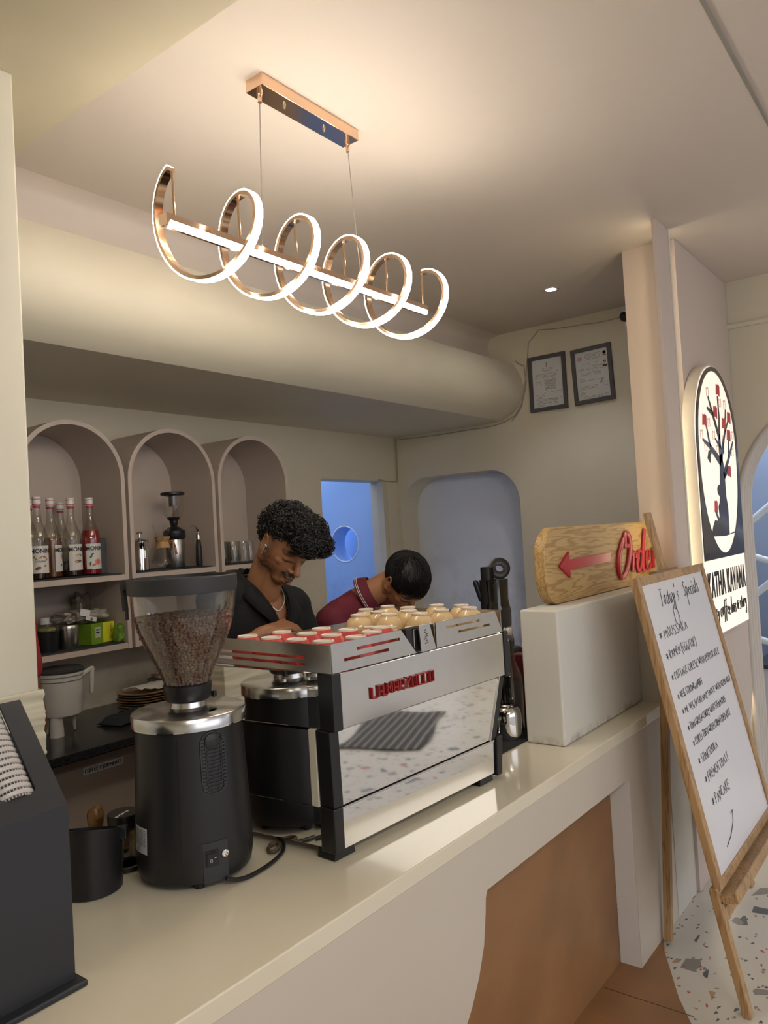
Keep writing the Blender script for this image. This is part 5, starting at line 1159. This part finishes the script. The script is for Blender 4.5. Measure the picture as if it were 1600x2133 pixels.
link('ring_lid', MB().lathe([(.016, -.008), (.038, -.010), (.044, -.004), (.044, .012), (.036, .016), (.016, .012), (.016, -.008)], 40, rm, cap0=False, cap1=False), BLACK, jc, ang=50)
solo('red_box', MB().box((-.028, -.028, 0), (.028, .028, .29)), M('dark_red_pack', (.16, .02, .025), .4), 'dark red box standing behind the swing top bottle', 'box', (2.736, 1.452, CT), 0, sm=False, bevel=.004)

# ================================================================ DOOR MAT, STAIRS
rug = MB().grid(lambda u, v: (-.62 + 1.24 * u + .02 * math.sin(v * 7), -.34 + .68 * v + .03 * math.sin(u * 6), .006 + .010 * max(0, noise.noise((u * 5, v * 4, 1)))), 40, 24)
rm_ = bpy.data.materials.new('woven_rug'); rm_.use_nodes = True; n = rm_.node_tree.nodes; l = rm_.node_tree.links; MATS['woven_rug'] = rm_
t_ = n.new('ShaderNodeTexCoord'); sp2 = n.new('ShaderNodeSeparateXYZ'); l.new(t_.outputs['Object'], sp2.inputs[0])
def mth(op, a, b=None):
    x = n.new('ShaderNodeMath'); x.operation = op
    for i, q in enumerate((a, b)):
        if q is None: continue
        if isinstance(q, (int, float)): x.inputs[i].default_value = q
        else: l.new(q, x.inputs[i])
    return x.outputs[0]
sy_ = mth('SINE', mth('MULTIPLY', sp2.outputs['Y'], 88)); sx_2 = mth('SINE', mth('MULTIPLY', sp2.outputs['X'], 190))
dots = mth('MULTIPLY', mth('GREATER_THAN', sy_, .72), mth('GREATER_THAN', sx_2, -.1))
mxr = n.new('ShaderNodeMix'); mxr.data_type = 'RGBA'; l.new(dots, mxr.inputs[0]); mxr.inputs[6].default_value = (.035, .036, .045, 1); mxr.inputs[7].default_value = (.55, .50, .38, 1)
l.new(mxr.outputs[2], n['Principled BSDF'].inputs['Base Color']); n['Principled BSDF'].inputs['Roughness'].default_value = .95
o = solo('door_mat', rug, rm_, 'dark woven mat with rows of pale dots on terrazzo, seen reflected in the machine', 'mat', (5.03, -1.93, .001), -.50); solidify(o, .008, 1)
st = thing('staircase', 'stairs with dark treads seen through the ribbed arch at the right', 'staircase', (6.6, 1.0, 0))
TRD = M('stair_tread_black', (.03, .03, .035), .3); RIS = M('stair_riser_marble', (.50, .49, .47), .4); BRR = M('stair_side_brown', (.17, .10, .07), .5)
for k in range(9):
    y0 = 1.9 - .26 * k * 1.0
    link('riser', MB().box((.0, 0, 0), (.82, .26, .17 * (k + 1) - .03)), RIS if k % 3 else BRR, st, sm=False).location = (0, .95 - .26 * k - .26 + 0, 0)
    link('tread', MB().box((-.02, -.0, .17 * (k + 1) - .03), (.82, .28, .17 * (k + 1))), TRD, st, sm=False).location = (0, .95 - .26 * k - .26, 0)
RAIL = M('rail_white', (.62, .65, .70), .35)
rl = thing('stair_railing', 'white tubular stair railing seen through the ribbed arch', 'railing', (6.0, 1.2, 0))
for z0, dz in ((1.50, .62), (.98, .62)): 
    link('rail', MB().tube([(0, .35, z0 + .12 - .2), (0, -.9, z0 + dz + .3)], .026, 12), RAIL, rl)
for z0 in (1.49, .90): link('rail', MB().tube([(-.02, .35, z0), (-.02, -.9, z0 - .42)], .024, 12), RAIL, rl)
link('post', MB().tube([(0, .30, 0), (0, .30, 1.55)], .024, 12), RAIL, rl)
# ================================================================ PEOPLE
def head_prims(mb, T, jaw=1.0):
    """bare head, local x = the person's right, y = forward, z = up; T maps to the world"""
    E = lambda c, r, rot=None: mb.ell(c, r, rot, 20, 14, T)
    E((0, -.012, .028), (.0745, .0935, .086)); E((0, .018, .0), (.066, .068, .078)); E((0, .022, -.045), (.055, .058, .055)); E((0, .036, -.030), (.056, .050, .058)); E((0, .040, -.064), (.042, .040, .040))
    E((0, .048, -.085), (.036, .034, .026)); E((0, .066, -.098), (.018, .016, .015))
    for s_ in (-1, 1):
        E((s_ * .044, .0, -.052), (.015, .042, .030), (.5, 0, 0)); E((s_ * .036, .048, -.018), (.023, .024, .020)); E((s_ * .030, .070, .020), (.026, .013, .009), (0, 0, -s_ * .25))
        E((s_ * .031, .066, -.001), (.0165, .014, .0125)); E((s_ * .0125, .090, -.036), (.0085, .011, .0075)); E((s_ * .066, -.01, -.02), (.012, .030, .050))
        # ear
        pts = [(s_ * (.074 + .010 * math.sin(t * .9)), -.008 - .017 * math.cos(t) - .006 * (t / 3), -.012 + .029 * math.sin(t)) for t in np.linspace(-1.1, 3.6, 16)]
        pts = [(s_ * (.078 + .008 * max(0, math.sin(a))), -.008 - .014 * math.cos(a + .2), .004 + .030 * math.sin(a + .2)) for a in np.linspace(-1.9, 2.9, 16)]
        mb.tube([T @ Vector(p) for p in pts], [.0048 * 1.1] * len(pts), 8)
        mb.ell((s_ * .077, -.004, .002), (.0045, .013, .024), (0, 0, -s_ * .3), 12, 8, T); mb.ell((s_ * .080, .004, -.024), (.0055, .007, .010), None, 10, 8, T); mb.ell((s_ * .080, .009, .000), (.004, .004, .007), None, 10, 8, T)
    mb.cap(T @ Vector((0, .080, .014)), T @ Vector((0, .110, -.032)), .0085 * 1.1, .0120 * 1.1, 12)
    E((0, .082, -.056), (.024, .013, .012)); E((0, .0925, -.0605), (.021, .008, .0050)); E((0, .0905, -.0715), (.018, .0085, .0060)); E((0, .077, -.084), (.018, .012, .010))
def person_T(c, yaw, pitch, roll, s_):
    return Matrix.Translation(c) @ Matrix.Rotation(yaw, 4, 'Z') @ Matrix.Rotation(pitch, 4, 'X') @ Matrix.Rotation(roll, 4, 'Y') @ Matrix.Scale(s_, 4)
def hand(mb, wrist, d, nrm, side, curl=.5, s_=1.0):
    """d: wrist to knuckles, nrm: back of the hand, side: +1 if the thumb lies towards d x nrm"""
    d = Vector(d).normalized(); nrm = Vector(nrm); nrm = (nrm - d * nrm.dot(d)).normalized(); t = d.cross(nrm) * side
    w = Vector(wrist)
    mb.cap(w, w + d * .03 * s_, .026 * s_, .025 * s_)
    for k in (-1.5, -.5, .5, 1.5): mb.cap(w + d * .018 * s_ + t * k * .009 * s_, w + d * .088 * s_ + t * k * .0195 * s_, .0145 * s_, .0115 * s_, 10)
    for k, L in zip((1.5, .5, -.5, -1.5), (.074, .084, .078, .060)):
        p = w + d * (.092 - .004 * abs(k - .3)) * s_ + t * k * .0195 * s_; a = .25 + .1 * k * .2; r = .0088
        for seg, f in enumerate((.44, .31, .25)):
            a += curl * (.9 if seg else .6); dd = d * math.cos(a) - nrm * math.sin(a); q = p + dd * L * f * s_
            mb.cap(p, q, (r - .0009 * seg) * s_, (r - .0009 * (seg + 1)) * s_, 10); p = q
    p = w + d * .025 * s_ + t * .022 * s_; dd = (d * .75 + t * .65 - nrm * .25).normalized()
    for L, r0, r1 in ((.042, .0145, .0115), (.032, .011, .0098), (.027, .0098, .0085)):
        q = p + dd * L * s_; mb.cap(p, q, r0 * s_, r1 * s_, 10); p = q; dd = (dd + d * .3 - nrm * .15).normalized()
def paint(me, T, base, beard):
    ca = me.color_attributes.new('Col', 'FLOAT_COLOR', 'POINT'); fn = facepaint(T, base, beard); c0 = T.translation
    arr = np.empty((len(me.vertices), 4), dtype=np.float32); arr[:, :3] = base; arr[:, 3] = 1
    for i, v in enumerate(me.vertices):
        if (v.co - c0).length < .24: arr[i, :3] = fn(v.co)
    ca.data.foreach_set('color', arr.ravel())
def g3(p, c, r): return math.exp(-sum(((a - b) / q) ** 2 for a, b, q in zip(p, c, r)))
def facepaint(T, base, beard):
    Ti = T.inverted(); base = Vector(base); dark = Vector((.018, .012, .010)); lip = Vector((base.x * .62, base.y * .50, base.z * .55))
    def fn(co):
        p = Ti @ co; c = base.copy()
        if abs(p.x) < .13 and -.14 < p.y < .16 and -.16 < p.z < .2:
            ax = abs(p.x); b = 0
            b = max(b, .96 * min(1, 1.7 * g3((ax, p.z), (.032, .0245 - .10 * max(0, ax - .03)), (.022, .0058))) * (p.y > .05))
            if beard:
                n = .75 + .5 * noise.noise(p * 160)
                b = max(b, beard * n * min(1, 1.8 * g3((ax, p.y, p.z), (.0, .078, -.101), (.028, .028, .020)))); b = max(b, 1.0 * min(1, 1.9 * g3((ax, p.z), (.014, -.0525), (.017, .0055))) * (p.y > .07))
                b = max(b, beard * .95 * n * min(1, 1.6 * g3((ax, p.y, p.z), (.056, .020, -.075), (.025, .048, .030)))); b = max(b, beard * .85 * n * min(1, 1.5 * g3((ax, p.y, p.z), (.070, .012, -.025), (.012, .014, .035))))
                b = max(b, beard * .7 * n * min(1, 1.6 * g3((ax, p.z), (.026, -.068), (.006, .016))) * (p.y > .06))
            l_ = min(1, 1.6 * g3((ax, p.z), (0, -.0655), (.020, .0085))) * (p.y > .082); c = c.lerp(lip, l_ * .9)
            b = max(b, .9 * min(1, 1.7 * g3((ax, p.z), (.031, -.0055), (.016, .0032))) * (p.y > .062))      # lashes of lowered lids
            b = max(b, .85 * g3((ax, p.z), (0, -.0660), (.019, .0012)) * (p.y > .08))
            c = c.lerp(dark, min(1, b))
        return c
    return fn
def curly_hair(T, seed, n):
    rg = random.Random(seed); mb = MB()
    lumps = [((0, -.015, .052), (.084, .101, .088)), ((0, .055, .105), (.070, .062, .050)), ((.02, .105, .085), (.045, .040, .034)), ((-.03, .10, .088), (.045, .042, .034)), ((.0, -.06, .035), (.078, .062, .080))]
    base = MB()
    for c, r in lumps: base.ell(c, (r[0] * .90, r[1] * .90, r[2] * .90), None, 24, 16)
    def ok(p):
        ax = abs(p.x)
        if p.z < -.055: return False
        if p.y > .03 and p.z < .052 + .10 * max(0, .09 - p.y) * 0 - .0 * ax and p.y < .085: return False
        if p.y >= .085 and p.z < .045: return False
        if -.035 < p.y <= .03 and p.z < .036 + (p.y > .0) * .006: return False
        if p.y <= -.035 and p.z < -.05: return False
        return True
    # base shell with the face and ears left free
    b2 = MB(); keep = []
    for f in base.f:
        c = sum((Vector(base.v[i]) for i in f), Vector()) / len(f)
        if ok(c): keep.append(f)
    b2.v = [tuple(T @ Vector(v)) for v in base.v]; b2.f = keep
    k = 0
    while k < n:
        c, r = lumps[rg.choices(range(5), (5, 4, 2.2, 2.2, 3))[0]]
        d = Vector((rg.gauss(0, 1), rg.gauss(0, 1), rg.gauss(0, 1))).normalized(); p = Vector((c[0] + d.x * r[0], c[1] + d.y * r[1], c[2] + d.z * r[2]))
        if not ok(p): continue
        inside = any(sum(((p[i] - cc[i]) / (rr[i] * .93)) ** 2 for i in range(3)) < 1 for cc, rr in lumps)
        if inside: continue
        k += 1
        nrm = Vector((d.x / r[0], d.y / r[1], d.z / r[2])).normalized(); t = nrm.orthogonal().normalized(); t = Matrix.Rotation(rg.uniform(0, 6.28), 3, nrm) @ t; b = nrm.cross(t)
        p = p + d * rg.uniform(-.008, .006) * (1 if p.z > .03 else .3); R = rg.uniform(.007, .0145) * (1 if p.z > .03 else .4); turns = rg.uniform(.6, 1.25); adv = rg.uniform(.010, .026) * (1 if p.z > .02 else .5); pts = []
        for i in range(15):
            u = i / 14; a = u * turns * 2 * PI
            pts.append(T @ (p + nrm * (R * .45 * math.cos(a) + .003 * u) + b * R * math.sin(a) + t * adv * (u - .5)))
        mb.tube(pts, [.0027 * (1 - .75 * abs(2 * i / 14 - 1)) for i in range(15)], 5)
    return join(b2, mb)
def short_hair(T, seed, n):
    rg = random.Random(seed); mb = MB(); C0 = Vector((0, -.012, .034)); r = Vector((.081, .101, .089)); base = MB().ell(C0, r * .985, None, 32, 22)
    def ok(p): return (p.z > .045 + .25 * max(0, p.y - .05)) or (p.y < .045 and p.z > .015) or (p.y < -.035 and p.z > -.055)
    b2 = MB(); b2.v = [tuple(T @ Vector(v)) for v in base.v]; b2.f = [f for f in base.f if ok(sum((Vector(base.v[i]) for i in f), Vector()) / len(f))]
    k = 0
    while k < n:
        d = Vector((rg.gauss(0, 1), rg.gauss(0, 1), rg.gauss(0, 1))).normalized(); p = C0 + Vector((d.x * r.x, d.y * r.y, d.z * r.z)) * .98
        if not ok(p): continue
        k += 1
        crown = Vector((.01, -.065, .105)); fl = (p - crown); nrm = d; fl = (fl - nrm * fl.dot(nrm)); fl = fl.normalized() if fl.length > 1e-4 else nrm.orthogonal()
        fl = (fl + nrm.cross(fl) * rg.uniform(-.1, .45)).normalized(); L = rg.uniform(.018, .032) * (1 if p.z > .03 else .5)
        pts = [p, p + fl * L * .4 + nrm * .004, p + fl * L * .75 + nrm * .004, p + fl * L + nrm * .0015]
        mb.tube([T @ q for q in pts], [.0015, .0014, .0011, .0005], 4)
    return join(b2, mb)
HAIR = M('black_hair', (.007, .006, .006), .5, var=.3, vscale=50)
def cut_faces(me, test):
    bm = bmesh.new(); bm.from_mesh(me); dl_ = [f for f in bm.faces if test(f.calc_center_median())]; bmesh.ops.delete(bm, geom=dl_, context='FACES'); bm.to_mesh(me); bm.free(); return me

# ---------------- barista with curly hair
P1 = thing('person', 'barista with curly black hair and black open shirt looking down, earbud in ear', 'person', (2.06, 2.28, 0))
def pp1(name, me, mat, par=None, **k):
    o = link(name, me, mat, par or P1, **k)
    if par is None: o.location = (-2.06, -2.28, 0)
    return o
T1 = person_T(Vector((2.030, 2.020, 1.680)), 2.961, -.687, -.128, 1.12)
mb = MB(); head_prims(mb, T1)
sc_ = 1.1
nb = Vector((2.035, 2.165, 1.525)); mb.cap(T1 @ Vector((0, -.035, -.035)), nb, .060, .064, 20); mb.cap(T1 @ Vector((0, -.005, -.055)), nb + Vector((0, -.025, -.02)), .046, .052, 16)
shR = Vector((1.865, 2.225, 1.500)); shL = Vector((2.225, 2.190, 1.440)); chest = Vector((2.05, 2.20, 1.33)); pel = Vector((2.06, 2.28, 1.0))
def torso(m, o, full=True):
    m.cap(nb + Vector((0, .02, -.03)), shR, .062 + o, .058 + o, 16); m.cap(nb + Vector((0, .02, -.04)), shL, .062 + o, .058 + o, 16)
    m.ell(chest + Vector((0, 0, .04)), (.185 + o, .118 + o, .175 + o), None, 24, 16); m.ell((2.055, 2.235, 1.17), (.165 + o, .112 + o, .19 + o), None, 24, 16); m.ell(pel, (.170 + o, .120 + o, .14 + o), None, 24, 16)
elR = Vector((1.760, 2.150, 1.250)); wrR = Vector((1.905, 2.035, 1.372)); elL = Vector((2.285, 2.130, 1.200)); wrL = Vector((2.130, 1.985, 1.300))
torso(mb, 0)
mb.cap(shR, elR, .052, .042, 14); mb.cap(elR, wrR, .042, .028, 14); mb.cap(shL, elL, .052, .042, 14); mb.cap(elL, wrL, .042, .028, 14)
hand(mb, wrR, (.72, -.42, .20), (-.25, -.25, 1), -1, .55, 1.08); hand(mb, wrL, (-.7, -.5, .0), (.2, -.1, 1), 1, .6, 1.08)
for s_ in (-1, 1):
    hp = pel + Vector((s_ * .095, 0, -.04)); kn = Vector((hp.x + s_ * .01, 2.25, .50)); an = Vector((kn.x, 2.30, .09)); mb.cap(hp, kn, .088, .058, 16); mb.cap(kn, an, .056, .038, 14); mb.cap(an + Vector((0, .03, -.045)), an + Vector((0, -.17, -.055)), .040, .032, 12)
me = remeshed('body', mb, .0036, 5, .5); paint(me, T1, (.34, .155, .075), .8); pp1('body', me, SKIN)
hr = pp1('hair', curly_hair(T1, 5, 2000), HAIR, ang=60)
# shirt
SHB = M('black_shirt', (.0055, .0055, .006), .85, var=.2, bump=.2, bscale=250)
sm1 = MB(); torso(sm1, .016); sm1.cap(shR, elR, .066, .062, 16); sm1.cap(shL, elL, .066, .062, 16); sm1.cap(nb + Vector((-.02, .05, -.01)), nb + Vector((-.01, .045, .03)), .060, .058, 16)
ms = remeshed('shirt', sm1, .006, 4)
def wrinkle(ms, a, b, fa, fb):
    nn = [v.normal.copy() for v in ms.vertices]; co = [v.co.copy() for v in ms.vertices]; out = []
    for c, n_ in zip(co, nn): out.extend(c + n_ * (noise.noise(c * fa) * a + noise.noise(c * fb) * b))
    ms.vertices.foreach_set('co', out); ms.update()
wrinkle(ms, .006, .003, 9, 22)
def inV(p):
    if p.z > nb.z + .075: return True
    cx = 2.047 + (p.z - 1.36) * -.08
    if p.y < 2.17 and p.z > 1.365 and abs(p.x - cx) < .012 + (p.z - 1.365) * .42: return True
    d_ = (p - nb); ax_ = (T1 @ Vector((0, -.02, -.04)) - nb).normalized(); al = d_.dot(ax_); ra_ = (d_ - ax_ * al).length
    return al > .012 and ra_ < .085
cut_faces(ms, inV)
sh = pp1('shirt', ms, SHB); solidify(sh, .004, -1)
def flap(pts_in, pts_out):
    mb_ = MB(); n_ = len(pts_in)
    A = smoothpath(pts_in, 5); B = smoothpath(pts_out, 5); vs = A + [a.lerp(b, .5) + Vector((0, -.006, .006)) for a, b in zip(A, B)] + B; m_ = len(A)
    return mb_.add(vs, [(r_ * m_ + i, r_ * m_ + i + 1, (r_ + 1) * m_ + i + 1, (r_ + 1) * m_ + i) for r_ in range(2) for i in range(m_ - 1)])
cf = pp1('collar', flap([(2.035, 2.260, 1.600), (1.985, 2.225, 1.602), (1.958, 2.165, 1.572), (1.972, 2.100, 1.515), (2.008, 2.068, 1.440), (2.045, 2.070, 1.368)], [(2.035, 2.285, 1.560), (1.960, 2.245, 1.560), (1.915, 2.165, 1.525), (1.925, 2.085, 1.462), (1.972, 2.050, 1.405), (2.035, 2.058, 1.352)]), SHB); solidify(cf, .003, 0)
cf = pp1('collar', flap([(2.035, 2.260, 1.600), (2.085, 2.225, 1.585), (2.112, 2.165, 1.550), (2.108, 2.100, 1.490), (2.082, 2.068, 1.425), (2.050, 2.070, 1.362)], [(2.035, 2.285, 1.560), (2.110, 2.245, 1.545), (2.158, 2.165, 1.500), (2.158, 2.085, 1.440), (2.118, 2.050, 1.392), (2.056, 2.058, 1.350)]), SHB); solidify(cf, .003, 0)
pm1 = MB()
TRS = M('dark_trousers', (.02, .02, .025), .8)
for s_ in (-1, 1):
    hp = pel + Vector((s_ * .095, 0, -.05)); kn = Vector((hp.x + s_ * .01, 2.25, .50)); an = Vector((kn.x, 2.30, .10)); pm1.cap(hp, kn, .100, .072, 16); pm1.cap(kn, an, .070, .055, 14)
pp1('trousers', remeshed('trousers', pm1, .009, 2), TRS)
nk = MB(); ax = (T1 @ Vector((0, -.035, -.035)) - nb).normalized(); u_ = Vector((1, 0, 0)); v_ = Vector((0, -1, 0))
nk.tube(smoothpath([(2.040, 2.245, 1.575), (1.985, 2.225, 1.572), (1.966, 2.165, 1.545), (1.985, 2.100, 1.490), (2.030, 2.078, 1.440), (2.075, 2.085, 1.470), (2.104, 2.130, 1.520), (2.098, 2.20, 1.560), (2.040, 2.245, 1.575)], 6), .0026, 6)
pp1('necklace', nk, M('silver_chain', (.62, .60, .56), .3, .9))
eb1 = MB(); eb1.ell((.0855, .008, .000), (.006, .008, .008), None, 12, 8, T1); eb1.cap(T1 @ Vector((.0885, .0095, -.003)), T1 @ Vector((.0870, .012, -.031)), .0042, .0036, 10)
pp1('earbud', eb1, M('earbud_silver', (.45, .46, .48), .2, .8))

# ---------------- second person, head bowed over the machine
P2 = thing('person', 'person in maroon polo shirt with short black hair bowing behind the cream cups', 'person', (2.66, 2.45, 0))
def pp2(name, me, mat, **k):
    o = link(name, me, mat, P2, **k); o.location = (-2.66, -2.45, 0); return o
T2 = person_T(Vector((2.715, 1.985, 1.485)), 2.85, -1.02, -.05, 1.12)
mb = MB(); head_prims(mb, T2); nb2 = Vector((2.655, 2.175, 1.425)); mb.cap(T2 @ Vector((0, -.035, -.035)), nb2, .060, .062, 18)
s2R = Vector((2.475, 2.205, 1.345)); s2L = Vector((2.85, 2.20, 1.345)); e2R = Vector((2.49, 2.10, 1.08)); w2R = Vector((2.60, 1.98, 1.13)); e2L = Vector((2.93, 2.06, 1.08)); w2L = Vector((2.80, 1.98, 1.13))
def torso2(m, o):
    m.cap(nb2 + Vector((0, .03, -.03)), s2R, .060 + o, .060 + o, 16); m.cap(nb2 + Vector((0, .03, -.03)), s2L, .060 + o, .060 + o, 16)
    m.ell((2.66, 2.26, 1.28), (.175 + o, .13 + o, .15 + o), (.5, 0, 0), 24, 16); m.ell((2.66, 2.38, 1.12), (.160 + o, .125 + o, .18 + o), (.45, 0, 0), 24, 16); m.ell((2.66, 2.48, .98), (.165 + o, .125 + o, .13 + o), None, 24, 16)
torso2(mb, 0); mb.cap(s2R, e2R, .052, .040, 14); mb.cap(e2R, w2R, .040, .027, 14); mb.cap(s2L, e2L, .052, .040, 14); mb.cap(e2L, w2L, .040, .027, 14)
hand(mb, w2R, (.6, -.6, .0), (0, 0, 1), -1, .6, 1.05); hand(mb, w2L, (-.6, -.6, 0), (0, 0, 1), 1, .6, 1.05)
for s_ in (-1, 1):
    hp = Vector((2.66 + s_ * .09, 2.49, .93)); kn = Vector((hp.x, 2.42, .50)); an = Vector((kn.x, 2.48, .09)); mb.cap(hp, kn, .088, .058, 16); mb.cap(kn, an, .056, .038, 14); mb.cap(an + Vector((0, .03, -.045)), an + Vector((0, -.17, -.055)), .040, .032, 12)
me = remeshed('body', mb, .0042, 4); paint(me, T2, (.34, .155, .075), 0); pp2('body', me, SKIN)
pp2('hair', short_hair(T2, 9, 3200), HAIR, ang=60)
MAR = M('maroon_cotton', (.12, .010, .022), .8, var=.12, bump=.2, bscale=300)
sm2 = MB(); torso2(sm2, .014); sm2.cap(s2R, s2R.lerp(e2R, .65), .070, .066, 16); sm2.cap(s2L, s2L.lerp(e2L, .65), .070, .066, 16)
ms = remeshed('polo_shirt', sm2, .0065, 4)
wrinkle(ms, .006, .003, 8, 20)
ax2 = (T2 @ Vector((0, -.035, -.035)) - nb2).normalized()
cut_faces(ms, lambda p: (p - nb2).dot(ax2) > .02 and ((p - nb2) - ax2 * (p - nb2).dot(ax2)).length < .08)
sh = pp2('polo_shirt', ms, MAR); solidify(sh, .004, -1)
def collar_ring(c, axis, r0, r1, h_, mat_w):
    q = Vector(axis).to_track_quat('Z', 'X').to_matrix().to_4x4(); return MB().lathe([(r0, 0), (r0 * 1.02, h_ * .5), (r1, h_), (r1 + .004, h_), (r0 * 1.18, h_ * .25), (r0 * 1.22, -.008)], 36, Matrix.Translation(c) @ q, cap0=False, cap1=False)
pp2('collar', collar_ring(nb2 + ax2 * .012, ax2, .074, .070, .046, 0), MAR, ang=60)
q = ax2.to_track_quat('Z', 'X').to_matrix().to_4x4()
for dz in (-.002, .005):
    pp2('collar_stripe', MB().tube([Matrix.Translation(nb2 + ax2 * (.012 + dz)) @ q @ Vector((.0925 * math.cos(a), .0925 * math.sin(a), .002)) for a in np.linspace(0, 2 * PI, 40, endpoint=False)], .0014, 5, closed=True), CAPW)
pm1 = MB()
for s_ in (-1, 1):
    hp = Vector((2.66 + s_ * .09, 2.49, .93)); kn = Vector((hp.x, 2.42, .50)); an = Vector((kn.x, 2.48, .10)); pm1.cap(hp, kn, .100, .072, 16); pm1.cap(kn, an, .070, .055, 14)
pp2('trousers', remeshed('trousers', pm1, .009, 2), TRS)

# ---------------- third person, only an arm shows beside the column
P3 = thing('person', 'person in red short sleeves mostly hidden behind the column, bare arm hanging', 'person', (1.09, 2.66, 0))
def pp3(name, me, mat, **k):
    o = link(name, me, mat, P3, **k); o.location = (-1.09, -2.66, 0); return o
T3 = person_T(Vector((1.07, 2.58, 1.70)), 3.3, -.3, 0, 1.08)
mb = MB(); head_prims(mb, T3); nb3 = Vector((1.08, 2.62, 1.54)); mb.cap(T3 @ Vector((0, -.035, -.035)), nb3, .058, .060, 16)
s3L = Vector((1.315, 2.62, 1.455)); s3R = Vector((.885, 2.62, 1.47)); e3L = Vector((1.350, 2.585, 1.12)); w3L = Vector((1.26, 2.50, .90)); e3R = Vector((.86, 2.60, 1.15)); w3R = Vector((.92, 2.54, .93))
def torso3(m, o):
    m.cap(nb3, s3R, .058 + o, .058 + o, 14); m.cap(nb3, s3L, .058 + o, .058 + o, 14); m.ell((1.08, 2.65, 1.34), (.17 + o, .115 + o, .17 + o), None, 20, 14); m.ell((1.08, 2.66, 1.16), (.155 + o, .11 + o, .18 + o), None, 20, 14); m.ell((1.08, 2.67, 1.0), (.16 + o, .12 + o, .13 + o), None, 20, 14)
torso3(mb, 0); mb.cap(s3L, e3L, .052, .044, 14); mb.cap(e3L, w3L, .043, .028, 14); mb.cap(s3R, e3R, .052, .042, 14); mb.cap(e3R, w3R, .042, .028, 14)
hand(mb, w3L, (-.2, .0, -1), (1, 0, 0), 1, .5, 1.05); hand(mb, w3R, (.2, 0, -1), (-1, 0, 0), 1, .5, 1.05)
for s_ in (-1, 1):
    hp = Vector((1.08 + s_ * .09, 2.67, .96)); kn = Vector((hp.x, 2.64, .50)); an = Vector((kn.x, 2.68, .09)); mb.cap(hp, kn, .088, .058, 14); mb.cap(kn, an, .056, .038, 12); mb.cap(an + Vector((0, .03, -.045)), an + Vector((0, -.17, -.055)), .040, .032, 12)
me = remeshed('body', mb, .006, 2); paint(me, T3, (.15, .060, .035), .6); pp3('body', me, SKIN)
pp3('hair', short_hair(T3, 3, 1500), HAIR, ang=60)
sm3 = MB(); torso3(sm3, .014); sm3.cap(s3L, s3L.lerp(e3L, .42), .066, .064, 14); sm3.cap(s3R, s3R.lerp(e3R, .42), .066, .064, 14)
ms = remeshed('t_shirt', sm3, .009, 3); cut_faces(ms, lambda p: p.z > nb3.z + .03)
sh = pp3('t_shirt', ms, M('red_cotton', (.26, .015, .022), .8)); solidify(sh, .004, -1)
pm1 = MB()
for s_ in (-1, 1):
    hp = Vector((1.08 + s_ * .09, 2.67, .95)); kn = Vector((hp.x, 2.64, .50)); an = Vector((kn.x, 2.68, .10)); pm1.cap(hp, kn, .100, .072, 14); pm1.cap(kn, an, .070, .055, 12)
pp3('trousers', remeshed('trousers', pm1, .01, 2), TRS)
